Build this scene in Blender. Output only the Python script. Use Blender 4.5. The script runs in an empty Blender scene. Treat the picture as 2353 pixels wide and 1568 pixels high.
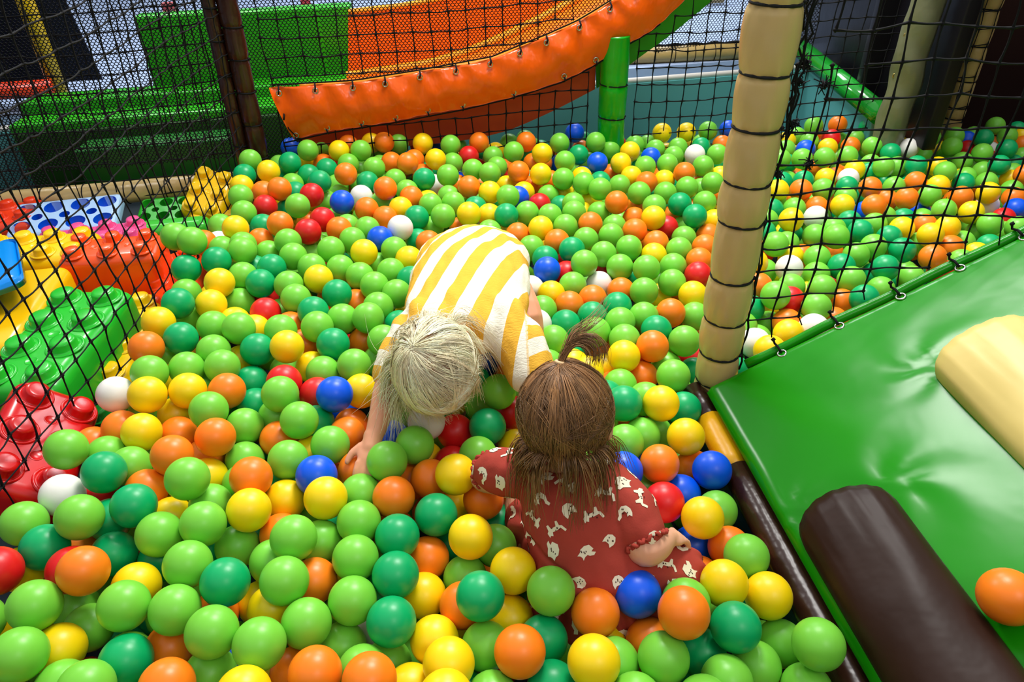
import bpy, bmesh, math, random
from mathutils import Vector, Matrix, Euler
from mathutils.bvhtree import BVHTree
import numpy as np

S = bpy.context.scene
COL = S.collection
PI = math.pi

# ------------------------------------------------------------------ camera, light, exposure
def setup_camera():
    cd = bpy.data.cameras.new('camera'); cam = bpy.data.objects.new('camera', cd); COL.objects.link(cam)
    cd.sensor_width = 36.0; cd.lens = 36.0*1650.0/2353.0; cd.clip_start = 0.02; cd.clip_end = 60
    pitch = math.radians(35.68867); roll = math.radians(-1.83354)
    F = Vector((0, math.cos(pitch), -math.sin(pitch))); X0 = Vector((1, 0, 0)); U0 = X0.cross(F)
    X = math.cos(roll)*X0 + math.sin(roll)*U0; U = -math.sin(roll)*X0 + math.cos(roll)*U0
    M = Matrix(((X.x, U.x, -F.x, 0), (X.y, U.y, -F.y, 0), (X.z, U.z, -F.z, 1.443), (0, 0, 0, 1)))
    cam.matrix_world = M
    S.camera = cam
setup_camera()
S.view_settings.view_transform = 'Standard'
S.view_settings.look = 'None'
S.view_settings.gamma = 1
S.view_settings.exposure = 0.75
w = bpy.data.worlds.new('hall_ambient'); S.world = w; w.use_nodes = True
w.node_tree.nodes['Background'].inputs[0].default_value = (0.95, 0.97, 1.0, 1)
w.node_tree.nodes['Background'].inputs[1].default_value = 0.46
def area(name, loc, target, size, power, color=(1, 1, 1), sy=None):
    ld = bpy.data.lights.new(name, 'AREA'); ld.energy = power; ld.color = color
    ld.shape = 'RECTANGLE'; ld.size = size; ld.size_y = sy or size
    o = bpy.data.objects.new(name, ld); COL.objects.link(o); o.location = loc
    d = Vector(target)-Vector(loc); o.rotation_euler = d.to_track_quat('-Z', 'Y').to_euler()
    return o
area('ceiling_light_back', (0.45, 2.5, 3.3), (0.35, 1.95, 0.4), 0.95, 68, (1.0, 0.985, 0.95))
area('ceiling_light_right', (1.1, -0.9, 3.3), (0.5, 1.0, 0.4), 0.6, 8, (1.0, 0.97, 0.93))
area('ceiling_light_left', (-2.2, 3.9, 3.2), (-1.6, 2.8, 0.4), 0.6, 34, (1.0, 0.98, 0.95))
area('ceiling_light_hall', (0.6, 5.6, 3.2), (0.4, 5.0, 0.4), 1.4, 70, (0.93, 0.97, 1.0))

# ------------------------------------------------------------------ helpers
def lin(r, g, b):
    f = lambda c: c/12.92 if c <= 0.04045 else ((c+0.055)/1.055)**2.4
    return (f(r/255), f(g/255), f(b/255), 1)
def mat(name, rgb, rough=0.4, spec=0.5, noise=0.0, nscale=8, bump=0.0, bscale=20, metal=0, sss=0, coat=0, bdist=0.01, stretch=None):
    m = bpy.data.materials.new(name); m.use_nodes = True; nt = m.node_tree; N = nt.nodes; L = nt.links
    p = N['Principled BSDF']; c = lin(*rgb)
    p.inputs['Base Color'].default_value = c; p.inputs['Roughness'].default_value = rough
    p.inputs['Specular IOR Level'].default_value = spec; p.inputs['Metallic'].default_value = metal
    p.inputs['Coat Weight'].default_value = coat; p.inputs['Coat Roughness'].default_value = 0.12
    if sss:
        p.inputs['Subsurface Weight'].default_value = sss; p.inputs['Subsurface Scale'].default_value = 0.01
        p.inputs['Subsurface Radius'].default_value = (1, .5, .3)
    tc = N.new('ShaderNodeTexCoord')
    if noise:
        t = N.new('ShaderNodeTexNoise'); t.inputs['Scale'].default_value = nscale; t.inputs['Detail'].default_value = 4
        L.new(tc.outputs['Object'], t.inputs['Vector'])
        r = N.new('ShaderNodeMixRGB'); r.blend_type = 'MIX'
        r.inputs[1].default_value = tuple(x*(1-noise) for x in c[:3])+(1,)
        r.inputs[2].default_value = tuple(min(1, x*(1+noise)) for x in c[:3])+(1,)
        L.new(t.outputs['Fac'], r.inputs[0]); L.new(r.outputs[0], p.inputs['Base Color'])
    if bump:
        t = N.new('ShaderNodeTexNoise'); t.inputs['Scale'].default_value = bscale; t.inputs['Detail'].default_value = 3
        if stretch:
            mp = N.new('ShaderNodeMapping'); mp.inputs['Scale'].default_value = stretch
            L.new(tc.outputs['Object'], mp.inputs['Vector']); L.new(mp.outputs[0], t.inputs['Vector'])
        else: L.new(tc.outputs['Object'], t.inputs['Vector'])
        b = N.new('ShaderNodeBump'); b.inputs['Strength'].default_value = bump; b.inputs['Distance'].default_value = bdist
        L.new(t.outputs['Fac'], b.inputs['Height']); L.new(b.outputs[0], p.inputs['Normal'])
    return m
def link(name, me, m=None, parent=None, smooth=True):
    o = bpy.data.objects.new(name, me); COL.objects.link(o)
    if m is not None:
        for q in (m if isinstance(m, (list, tuple)) else [m]): me.materials.append(q)
    if smooth and len(me.polygons): me.polygons.foreach_set('use_smooth', [True]*len(me.polygons))
    if parent: o.parent = parent
    return o
def from_py(name, V, Fc, m=None, parent=None, smooth=True):
    me = bpy.data.meshes.new(name); me.from_pydata([tuple(v) for v in V], [], Fc); me.update()
    return link(name, me, m, parent, smooth)
def from_bm(name, bm, m=None, parent=None, smooth=True):
    me = bpy.data.meshes.new(name); bm.normal_update(); bm.to_mesh(me); bm.free()
    return link(name, me, m, parent, smooth)
def empty(name, loc=(0, 0, 0), rot=(0, 0, 0)):
    o = bpy.data.objects.new(name, None); COL.objects.link(o); o.location = loc; o.rotation_euler = rot
    o.empty_display_size = 0.05
    return o
def tag(o, label, cat, group=None, kind=None):
    if label: o['label'] = label
    if cat: o['category'] = cat
    if group: o['group'] = group
    if kind: o['kind'] = kind
    return o
def struct(o): o['kind'] = 'structure'; return o
def box_bm(bm, c, s, rot=None, bev=0.0, seg=3):
    r = bmesh.ops.create_cube(bm, size=1.0)
    vs = r['verts']
    M = Matrix.Translation(c) @ (rot.to_matrix().to_4x4() if rot else Matrix.Identity(4)) @ Matrix.Diagonal((*s, 1))
    bmesh.ops.transform(bm, matrix=M, verts=vs)
    if bev:
        es = list({e for v in vs for e in v.link_edges})
        bmesh.ops.bevel(bm, geom=es, offset=bev, segments=seg, affect='EDGES', profile=0.5)
def quad_slab(pts, thick, bev=0.0):
    """closed slab from an outline polygon pushed back along its normal"""
    bm = bmesh.new(); vs = [bm.verts.new(p) for p in pts]; f = bm.faces.new(vs); bm.normal_update()
    n = f.normal.copy()
    r = bmesh.ops.extrude_face_region(bm, geom=[f]); vv = [g for g in r['geom'] if isinstance(g, bmesh.types.BMVert)]
    bmesh.ops.translate(bm, vec=n*thick, verts=vv)
    bmesh.ops.recalc_face_normals(bm, faces=bm.faces)
    if bev: bmesh.ops.bevel(bm, geom=list(bm.edges), offset=bev, segments=2, affect='EDGES', profile=0.5)
    return bm
class TB:
    """collects tubes and blobs as one mesh"""
    def __init__(s): s.V = []; s.F = []
    def tube(s, pts, r, n=5, cap=True, radii=None):
        pts = [Vector(p) for p in pts]; b = len(s.V); up = Vector((0, 0, 1)); prev = None
        for i, p in enumerate(pts):
            t = (pts[min(i+1, len(pts)-1)]-pts[max(i-1, 0)])
            if t.length < 1e-9: t = Vector((0, 0, 1))
            t.normalize()
            if prev is None:
                a = t.cross(up)
                if a.length < .1: a = t.cross(Vector((1, 0, 0)))
            else: a = prev-t*prev.dot(t)
            a.normalize(); prev = a; c = t.cross(a)
            rr = radii[i] if radii else r
            for k in range(n):
                an = 2*PI*k/n; s.V.append(p+(a*math.cos(an)+c*math.sin(an))*rr)
        for i in range(len(pts)-1):
            for k in range(n):
                k2 = (k+1) % n
                s.F.append((b+i*n+k, b+i*n+k2, b+(i+1)*n+k2, b+(i+1)*n+k))
        if cap:
            s.F.append(tuple(b+k for k in range(n))[::-1]); e = b+(len(pts)-1)*n; s.F.append(tuple(e+k for k in range(n)))
    def blob(s, p, r):
        b = len(s.V); p = Vector(p)
        for d in ((1,0,0),(-1,0,0),(0,1,0),(0,-1,0),(0,0,1),(0,0,-1)): s.V.append(p+Vector(d)*r)
        for f in ((0,2,4),(2,1,4),(1,3,4),(3,0,4),(2,0,5),(1,2,5),(3,1,5),(0,3,5)): s.F.append(tuple(b+i for i in f))
    def ring(s, c, R, r, axis=(0, 0, 1), n=28, m=6, sq=1.0):
        axis = Vector(axis).normalized(); a = axis.cross(Vector((0.3, 1, 0.2))).normalized(); d = axis.cross(a)
        b = len(s.V); c = Vector(c)
        for i in range(n):
            an = 2*PI*i/n; o = a*math.cos(an)+d*math.sin(an)
            for k in range(m):
                q = 2*PI*k/m; s.V.append(c+o*(R+r*math.cos(q))+axis*r*math.sin(q))
        for i in range(n):
            for k in range(m):
                s.F.append((b+i*m+k, b+((i+1) % n)*m+k, b+((i+1) % n)*m+(k+1) % m, b+i*m+(k+1) % m))
    def build(s, name, m, parent=None, smooth=True): return from_py(name, s.V, s.F, m, parent, smooth)
def lathe(prof, n=32, cap=True):
    """profile [(r,z)] -> V,F about z"""
    V = []; Fc = []
    for r, z in prof:
        for k in range(n):
            a = 2*PI*k/n; V.append((r*math.cos(a), r*math.sin(a), z))
    for i in range(len(prof)-1):
        for k in range(n): Fc.append((i*n+k, i*n+(k+1) % n, (i+1)*n+(k+1) % n, (i+1)*n+k))
    if cap:
        Fc.append(tuple(range(n))[::-1]); e = (len(prof)-1)*n; Fc.append(tuple(e+k for k in range(n)))
    return V, Fc
def yn(x): return 2.63+0.15*x      # the back net stands along this line

# ------------------------------------------------------------------ materials
BALLC = {'l': ('lime green', (120, 204, 62)), 'd': ('dark green', (0, 168, 96)), 'y': ('yellow', (255, 212, 8)),
         'o': ('orange', (255, 128, 22)), 'r': ('red', (220, 28, 28)), 'b': ('blue', (0, 88, 232)), 'w': ('white', (238, 234, 226))}
BM = {}
for k, (n, c) in BALLC.items():
    BM[k] = mat('ball_'+n.replace(' ', '_'), c, rough=0.36, spec=0.42, noise=0.07, nscale=30, bump=0.06, bscale=220, bdist=0.001)
M_net = mat('black_cord', (16, 16, 18), .8, .2)
M_rope = mat('black_rope', (22, 22, 26), .7, .3, bump=.6, bscale=400, bdist=.002)
M_fine = mat('fine_net_cord', (14, 15, 18), .85, .15)
M_cream = mat('cream_vinyl', (204, 174, 114), .28, .5, noise=.10, nscale=14, bump=.5, bscale=22, bdist=.006, stretch=(1, 1, .35))
M_beige = mat('beige_vinyl', (168, 142, 86), .35, .5, noise=.1, bump=.4, bscale=20)
M_brown = mat('dark_brown_vinyl', (50, 26, 18), .26, .45, noise=.15, bump=.35, bscale=18)
M_dbrown = mat('brown_log_vinyl', (44, 24, 15), .42, .2, noise=.3, nscale=10, bump=.25, bscale=12, bdist=.012)
M_green = mat('green_vinyl', (24, 136, 8), .22, .22, noise=.06, nscale=5, bump=.10, bscale=7, bdist=.012)
M_gpost = mat('green_post_vinyl', (8, 160, 20), .25, .5, bump=.4, bscale=16, bdist=.008)
M_yband = mat('yellow_band_vinyl', (238, 172, 6), .35, .5, bump=.4, bscale=14)
M_orange = mat('orange_vinyl', (242, 94, 4), .24, .38, noise=.05, bump=.55, bscale=13, bdist=.016, stretch=(1.2, 1.2, .7))
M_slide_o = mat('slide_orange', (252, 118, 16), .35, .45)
M_slide_e = mat('slide_edge_lit', (250, 160, 30), .25, .6)  # amber puts the light along the chute edges into the colour
M_slide_shade = mat('slide_orange_shaded', (168, 62, 26), .6, .3)  # slide orange darkened, the shade on the near side painted in
M_slide_g = mat('slide_green', (40, 140, 24), .5, .3)
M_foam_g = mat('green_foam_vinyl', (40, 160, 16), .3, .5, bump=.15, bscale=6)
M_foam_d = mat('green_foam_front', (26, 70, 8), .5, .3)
M_teal = mat('teal_panel', (84, 156, 158), .45, .35, noise=.1, nscale=3, bump=.2, bscale=4)
M_white = mat('white_edge', (225, 220, 214), .5)
M_floor = mat('grey_blue_floor', (150, 168, 200), .7, .2, noise=.1, nscale=30)
M_pit = mat('pit_floor', (40, 52, 60), .8, .2)
M_black = mat('black_vinyl', (15, 13, 18), .4, .2, noise=.2, bump=.3, bscale=5)
M_bwall = mat('brown_wall_vinyl', (38, 20, 16), .5, .2, noise=.3, nscale=4, bump=.3, bscale=5)
M_olive = mat('olive_vinyl', (110, 112, 84), .3, .5, noise=.2, bump=.4, bscale=14)
M_steel = mat('steel', (200, 200, 200), .22, .5, metal=1)
M_redtube = mat('red_vinyl', (226, 58, 26), .3, .5, bump=.3, bscale=16)
M_ypost = mat('yellow_vinyl', (214, 172, 14), .4, .4)
M_navy = mat('navy_fabric', (20, 24, 40), .9, .1)
M_gtube = mat('shiny_green_tube', (20, 140, 36), .12, .6)

# ------------------------------------------------------------------ setting
def plane_box(name, c, s, m, rot=None):
    bm = bmesh.new(); box_bm(bm, c, s, rot); return struct(from_bm(name, bm, m, smooth=False))
YAW = Euler((0, 0, math.atan(.15)))
plane_box('floor', (0.3, 1.0, -0.03), (9.0, 5.2, 0.06), M_pit)
plane_box('floor_hall', (0.3, 7.62, 0.43), (14.0, 8.0, 0.06), M_floor, YAW)
plane_box('floor_side', (-2.05, 1.3, 0.14), (2.2, 2.9, 0.28), M_pit)
plane_box('wall_back', (0.3, 11.4, 1.8), (14, .1, 3.6), mat('hall_wall', (196, 204, 208), .8), YAW)
plane_box('wall_left', (-4.6, 4.0, 1.8), (.1, 15, 3.6), mat('hall_wall_left', (150, 155, 165), .8))
plane_box('wall_right', (4.3, 4.0, 1.8), (.1, 15, 3.6), mat('hall_wall_right', (80, 70, 66), .8))
plane_box('wall_front', (0.0, -3.5, 1.8), (9.4, .1, 3.6), mat('hall_wall_front', (120, 110, 104), .8))
# teal retaining panel that carries the hall floor
bm = quad_slab([(-4.2, 3.33-.15*4.2, 0), (1.6, 3.33+.15*1.6, 0), (1.6, 3.33+.15*1.6, .445), (-4.2, 3.33-.15*4.2, .445)], -0.06)
bmesh.ops.recalc_face_normals(bm, faces=bm.faces)
o = tag(from_bm('teal_panel', bm, M_teal, smooth=False), 'teal padded panel with white top edge behind the back net', 'padded panel')
bm = bmesh.new(); box_bm(bm, (1.50, 3.20, .22), (.05, .74, .44), None, .006); child_o = from_bm('return_panel', bm, M_teal, o, smooth=False)
tb = TB(); tb.tube([(-4.2, 3.35-.15*4.2, .455), (1.6, 3.35+.15*1.6, .455)], .013, 8); tb.build('white_edge', M_white, o)['label'] = 'white top edge'

# ------------------------------------------------------------------ nets
rnd = random.Random(11)
def grid_net(P, us, vs, r, kr, jit, skip=None, n=4, sub=2, sag=0.0):
    """square-mesh cord net; P(u,v) gives the place, every crossing has a knot"""
    tb = TB(); J = {}
    def node(i, j):
        if (i, j) not in J:
            J[i, j] = Vector(P(us[i], vs[j]))+Vector((rnd.gauss(0, jit), rnd.gauss(0, jit), rnd.gauss(0, jit)))
        return J[i, j]
    def seg(a, b):
        if skip and skip(a, b): return
        A = node(*a); B = node(*b); mid = (A+B)/2
        d = Vector((rnd.gauss(0, jit*.6), rnd.gauss(0, jit*.6), rnd.gauss(0, jit*.6)-(sag if a[1] == b[1] else 0)))
        tb.tube([A, A.lerp(B, .25)+d*.7, mid+d, A.lerp(B, .75)+d*.7, B], r, n, cap=False,
                radii=[r*1.5, r*.95, r*.9, r*.95, r*1.5])
    for i in range(len(us)):
        for j in range(len(vs)):
            if skip and skip((i, j), (i, j)): continue
            if i+1 < len(us): seg((i, j), (i+1, j))
            if j+1 < len(vs): seg((i, j), (i, j+1))
            tb.blob(node(i, j), kr)
    return tb, J
# left net: square mesh in the plane x = -0.905
us = [0.31+.0605*i for i in range(37)]
vs = [0.435+.0605*j for j in range(24)]
def PL(u, v):
    return (-.905-.02*math.sin((u-.4)*1.4)+.012*math.sin(v*7+u*3), u, v-.012*math.sin(u*5))
tb, J = grid_net(PL, us, vs, .0021, .0054, .0022, sag=.0015)
left_net = tag(tb.build('safety_net', M_net), 'black square mesh net along the left side between balls and plastic bricks', 'safety net')
# back net
us = [-2.62+.061*i for i in range(75)]
vs = [0.40+.061*j for j in range(22)]
slide_bot = [(-.80,.55),(-.63,.574),(-.39,.592),(-.15,.618),(.03,.646),(.22,.691),(.33,.739),(.44,.799),(.535,.844),(.64,.931),(.9,1.2)]
slide_top = [(-.80,.742),(-.52,.737),(-.29,.756),(-.04,.783),(.153,.844),(.268,.885),(.373,.939),(.461,.989),(.7,1.2)]
def interp(tab, x):
    if x <= tab[0][0]: return tab[0][1]
    for (a, b), (c, d) in zip(tab, tab[1:]):
        if x <= c: return b+(d-b)*(x-a)/(c-a)
    return tab[-1][1]
def PB(u, v): return (u, yn(u)+.008*math.sin(u*9+v*5), v+.006*math.sin(u*6))
def skipB(a, b):
    for q in (a, b):
        u, v = us[q[0]], vs[q[1]]
        if -.79 < u < .72 and interp(slide_bot, u)+.012 < v < interp(slide_top, u)-.012: return True
        if abs(u+.883) < .05 or (abs(u-.405) < .05 and v < .78): return True
    return False
tb, J = grid_net(PB, us, vs, .0022, .0052, .002, skip=skipB, sag=.001)
# gathered edges tied along the slide cover
for tab in (slide_bot, slide_top):
    xs = [-.79+.05*i for i in range(28)]
    pts = [(x, yn(x)-.008, interp(tab, x)+(.006 if tab is slide_top else -.006)) for x in xs if interp(tab, x) < 1.15]
    tb.tube(pts, .0028, 5)
back_net = tag(tb.build('safety_net', M_net), 'black square mesh net hanging across the back of the ball pit', 'safety net')
# right net between cream post and far side, above the green ramp
us = [.505+.0595*i for i in range(32)]
vs = [0.39+.0585*j for j in range(20)]
def ramp_edge_z(x): return .45+.5*(x-.41)*1.0072
def PR(u, v):
    low = 1.0-min(1, max(0, (v-.95)/.4))
    k = min(1.0, max(0.0, (u-.5)/.5))
    return (u+.004*math.sin(v*20), 1.268+.02*math.sin((u-.5)*1.6), v+.014*k*math.sin(u*4)+(1-low)*.010*math.sin(u*23+v*9))
def skipR(a, b):
    for q in (a, b):
        u, v = us[q[0]], vs[q[1]]
        if v < ramp_edge_z(u)+.004: return True
    # torn cells next to the cream post
    ia, ja = a; ib, jb = b
    if a == b: return False
    if ja >= 11 and jb >= 11 and ia == 0 and ib == 0 and ja in (12, 14): return True
    if ja in (11, 12, 13, 15) and ib <= 1 and ja == jb: return True
    if (ia, ja) in ((1, 12), (2, 14), (1, 16)): return True
    return False
tb, J = grid_net(PR, us, vs, .0021, .0054, .0022, skip=skipR, sag=.0012)
# short ties to the ramp edge and to the post
for i, u in enumerate(us):
    j = next(j for j, v in enumerate(vs) if v >= ramp_edge_z(u)+.004)
    if (i, j) in J: tb.tube([J[i, j], (u, 1.262, ramp_edge_z(u)-.004)], .0018, 4)
for j, v in enumerate(vs):
    if (0, j) in J and v > .46 and j not in (12, 14):
        tb.tube([J[0, j], Vector(J[0, j])+Vector((-.008, -.004, .006)), (.490, 1.262, v+.012)], .0018, 4)
lace = [(.496+.003*math.sin(i*1.7), 1.235, .46+.022*i) for i in range(52)]
for dd in (.004, -.004):
    tb.tube([(.505+dd+.006*math.sin(i*2.3+dd*900), 1.255, .95+.02*i) for i in range(14)], .0022, 5)
tb.tube(lace, .0024, 5)
# frayed torn clumps
for c in ((.517, 1.262, .993), (.508, 1.262, .901), (.512, 1.262, 1.07), (.516, 1.262, 1.10), (.562, 1.268, .915), (.56, 1.268, 1.062)):
    for k in range(26):
        d = Vector((rnd.gauss(0, 1), rnd.gauss(0, 1), rnd.gauss(0, 1))).normalized()
        e = d*rnd.uniform(.006, .016); m_ = Vector(c)+Vector((rnd.gauss(0, .003), rnd.gauss(0, .003), rnd.gauss(0, .003)))
        tb.tube([m_-e*.5, m_+Vector((rnd.gauss(0, .003), 0, rnd.gauss(0, .003))), m_+e], .0011, 3)
    tb.blob(c, .007)
right_net = tag(tb.build('safety_net', M_net), 'torn black square mesh net above the green ramp, tied to the cream post', 'safety net')
# far right net, hung behind the back line of the right-hand side
def fine_net(name, x0, x1, zlo, zhi, off, cell=.0135, cond=None):
    a = cell; h = cell*.62; V = []; Fc = []; r = .0015
    nx = int((x1-x0)/a); nz = int((zhi-zlo)/h)
    def P(x, z): return Vector((x, yn(x)+off+.01*math.sin(x*3+z*4), z))
    tb = TB()
    for j in range(nz):
        for i in range(nx):
            x = x0+a*(i+(.5 if j % 2 else 0)); z = zlo+h*j
            if cond and not cond(x, z): continue
            for p, q in ((P(x, z), P(x+a*.5, z+h*.62)), (P(x, z), P(x-a*.5, z+h*.62)), (P(x, z), P(x, z-h*.38))):
                d = q-p; b = len(V); s1 = d.cross(Vector((0, 1, 0)))
                if s1.length < 1e-9: s1 = Vector((1, 0, 0))
                s1.normalize(); s1 = s1*r; s2 = Vector((0, r, 0))
                for e in (p, q):
                    V.extend((e+s1, e-s1*.6+s2, e-s1*.6-s2))
                Fc.extend(((b, b+1, b+4, b+3), (b+1, b+2, b+5, b+4), (b+2, b, b+3, b+5)))
    return from_py(name, V, Fc, M_fine, None, False)
o = fine_net('fine_netting', -3.0, -.62, .30, 1.35, .10, cond=lambda x, z: z > (.30 if x < -1.66 else .47))
tag(o, 'fine black netting curtain in front of the green foam bench', 'netting')
o = fine_net('fine_netting', -.62, .42, .66, 1.35, .10, cond=lambda x, z: z > interp(slide_top, x)-.06)
tag(o, 'fine black netting curtain in front of the orange slide chute', 'netting')
o = fine_net('fine_netting', .75, 1.75, .50, 1.15, .95, cell=.016)
tag(o, 'fine black netting hanging over the beige tube in the hall behind', 'netting')

# ------------------------------------------------------------------ posts
def padded_post(name, loc, r, z0, z1, pinches, m, mrope, label, squeeze=.12, ropes=True, tilt=(0, 0, 0)):
    t = empty(name, loc, tilt); tag(t, label, 'post')
    prof = []; n = int((z1-z0)/.006)
    ps = sorted(pinches)
    for i in range(n+1):
        z = z0+(z1-z0)*i/n
        f = 1.0
        for p in ps: f -= squeeze*(.6*math.exp(-((z-p)/.006)**2)+.4*math.exp(-((z-p)/.022)**2))
        prof.append((r*f*(1+.02*math.sin(z*23)+.012*math.sin(z*61)), z))
    V, Fc = lathe(prof, 64)
    def wr(x, y, z):
        k = sum(math.exp(-((z-p_)/.016)**2) for p_ in ps); a = math.atan2(y, x)
        g = 1+.016*math.sin(3*a+z*21)+k*(.022*math.sin(9*a+z*13)+.014*math.sin(17*a))
        return (x*g, y*g, z)
    V = [wr(*v) for v in V]
    Vn = len(V)
    from_py('padding', V, Fc, m, t)
    if ropes:
        for p in ps:
            tb = TB(); tb.ring((0, 0, p), r*(1-squeeze)+.001, .0028, (.06, .05, 1), 36, 8)
            a = rnd.uniform(-.4, .2)
            tb.blob((r*.95*math.cos(a), r*.95*math.sin(a), p), .006)
            tb.build('tie_rope', mrope, t)
    return t
padded_post('padded_post', (.457, 1.25, 0), .0465, 0.0, 1.75, (.424, .499, .588, .689, .813, .894, .996, 1.09, 1.2, 1.31, 1.43, 1.55, 1.67), M_cream, M_rope,
            'cream padded post lashed with black rope rings beside the green ramp', .15, tilt=(0, -.012, 0))
padded_post('padded_post', (-.902, 2.50, 0), .0345, 0.0, 1.6, (.50, .618, .73, .837, .938, 1.03, 1.13, 1.24, 1.35, 1.46), M_brown, M_net,
            'thick dark brown padded post at the left end of the orange slide cover', .13, tilt=(0, .03, 0))
padded_post('padded_post', (-.954, 2.48, 0), .023, 0.0, 1.6, (.55, .67, .79, .9, 1.0, 1.1, 1.2, 1.32, 1.44), M_brown, M_net,
            'thinner dark brown padded post tied close against the thick brown post', .1, tilt=(0, .03, 0))
padded_post('padded_post', (.405, 2.70, 0), .052, 0.0, .83, (.536, .657), M_gpost, M_net,
            'bright green padded post holding up the orange slide', .08)
padded_post('padded_post', (1.885, 2.97, 0), .042, 0.0, 1.6, (.395, .441, .548, .683, .819, .95, 1.1, 1.25, 1.4), M_beige, M_net,
            'beige padded post in front of the dark walls on the far right', .14)

# ------------------------------------------------------------------ green ramp
A = Vector((.41, 1.19, .45)); G = Vector((.9928, .1192, .5)); E_ = Vector((.1192, -.9928, 0)); Nn = E_.cross(G).normalized()
if Nn.z < 0: Nn = -Nn
def RP(e, s, h=0.0): return A+E_*e+G*s+Nn*h
ramp = empty('padded_ramp', A); tag(ramp, 'bright green padded climbing ramp rising to the right', 'ramp')
def child_w(o, parent):
    o.parent = parent; o.matrix_parent_inverse = parent.matrix_basis.inverted(); return o
V = []; Fc = []; ne, ns = 150, 170
LE, LS = 1.5, 2.1
def rh(e, s):
    def q(d, R): return -R+math.sqrt(max(0, R*R-(R-d)**2)) if d < R else 0
    h = q(max(0, e), .014)*.7+q(max(0, s), .014)*.7
    # puckers radiating from the stitched ends of the two rolls
    for (ce, cs) in ((.37, .03), (.40, .17), (.20, .335)):
        de, ds = e-ce, s-cs; d = math.hypot(de, ds); an = math.atan2(ds, de)
        h += .0026*math.exp(-d/.075)*math.sin(an*5+d*40)
    h += .0016*math.sin(e*7+s*3)+.0012*math.sin(s*11-e*5)
    return h
for i in range(ne+1):
    for j in range(ns+1):
        e = LE*(i/ne)**1.0; s = LS*(j/ns)
        V.append(RP(e, s, rh(e, s)))
def gi(i, j): return i*(ns+1)+j
for i in range(ne):
    for j in range(ns): Fc.append((gi(i, j), gi(i, j+1), gi(i+1, j+1), gi(i+1, j)))
b = len(V); T = .035
rim = [(i, 0) for i in range(ne+1)]+[(ne, j) for j in range(1, ns+1)]+[(i, ns) for i in range(ne-1, -1, -1)]+[(0, j) for j in range(ns-1, 0, -1)]
for (i, j) in rim:
    p = V[gi(i, j)]; V.append(p-Nn*T)
for k in range(len(rim)):
    k2 = (k+1) % len(rim); Fc.append((gi(*rim[k]), gi(*rim[k2]), b+k2, b+k))
Fc.append(tuple(b+k for k in range(len(rim))))
child_w(from_py('ramp_pad', V, Fc, M_green), ramp)
tb = TB(); tb.tube([RP(-.012, s, -.006+.002*math.sin(s*30)) for s in [i*.03 for i in range(3, 70)]], .0105, 10)
child_w(tb.build('rolled_edge', M_green, None), ramp)
for s_ in (.155, .268, .385, .495, .61, .74, .87):
    tb = TB(); tb.ring(RP(.012, s_, .002), .0085, .0022, Nn, 20, 6)
    child_w(tb.build('grommet', M_steel), ramp)
    tb = TB(); p = RP(.010, s_, .004); tb.tube([p, RP(-.004, s_, .010), RP(-.022, s_, .004), RP(-.02, s_, .02)], .0026, 6); tb.blob(RP(-.02, s_, .018), .006)
    child_w(tb.build('net_tie', M_net), ramp)
def roll(name, e0, e1, s0, s1, hgt, m, label):
    """half-round bolster sewn on the ramp, with pleated far end"""
    V = []; Fc = []; nl, nw = 60, 26; w = (s1-s0)
    for i in range(nl+1):
        t = i/nl; e = e0+(e1-e0)*t
        d = (e-e0)/.036; k = math.sqrt(max(0, 1-(1-min(1, d))**2)) if d < 1 else 1.0
        for j in range(nw+1):
            a = PI*j/nw; c = math.cos(a)
            s = (s0+s1)/2-c*w/2*(0.80+.20*k)
            ee = e + (1-k)*0.0 - .022*math.sin(a)*0
            # bow the end outwards in plan
            if i == 0: ee = e
            bow = -.034*(math.sin(a))*(1-t) if t < .25 else -.034*math.sin(a)*(1-t)*max(0, (.5-t)*4)
            h = hgt*max(0.0, math.sin(a))**.8*k
            h += .002*math.sin(j*2.1+i*.2)*k*max(0, 1-t*5)+.0015*math.sin(e*21+j*.5)
            V.append(RP(ee+bow, s, max(h, -.004)-.002))
    for i in range(nl):
        for j in range(nw): q = i*(nw+1)+j; Fc.append((q, q+1, q+nw+2, q+nw+1))
    Fc.append(tuple(range(nw+1)))
    e = nl*(nw+1); Fc.append(tuple(range(e, e+nw+1))[::-1])
    o = child_w(from_py(name, V, Fc, m), ramp); o['label'] = label
    return o
roll('bolster', .405, 1.45, .012, .160, .055, M_dbrown, 'dark brown half-round bolster')
roll('bolster', .215, 1.45, .325, .50, .058, mat('sand_vinyl', (226, 202, 120), .42, .4, noise=.08, bump=.3, bscale=7), 'sand coloured half-round bolster')
# padded beam and brown side pad under the ramp edge
beam = empty('padded_beam', (.41, 1.19, .40)); tag(beam, 'dark brown padded beam with a yellow band under the green ramp edge', 'padded beam')
def bp(e, s=-.0, z=.395): q = A+E_*e+Vector((.9928, .1192, 0))*s; return Vector((q.x, q.y, z))
tb = TB(); tb.tube([bp(-.05+.05*i, .004) for i in range(3)], .029, 20); child_w(tb.build('beam_padding', M_brown), beam)
tb = TB(); tb.tube([bp(.05+.03*i, .002) for i in range(6)], .0295, 20); child_w(tb.build('yellow_band', M_yband), beam)['label'] = 'yellow padded band'
tb = TB(); tb.tube([bp(.2+.06*i, .004) for i in range(20)], .031, 20); child_w(tb.build('beam_padding', M_brown), beam)
bm = quad_slab([bp(-.02, .02, 0), bp(1.4, .02, 0), bp(1.4, .02, .40), bp(-.02, .02, .40)], .03)
bmesh.ops.recalc_face_normals(bm, faces=bm.faces)
tag(from_bm('side_pad', bm, mat('blue_side_pad', (18, 62, 104), .5), smooth=False), 'dark blue padded wall below the brown beam at the right of the pit', 'padded panel')

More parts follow.
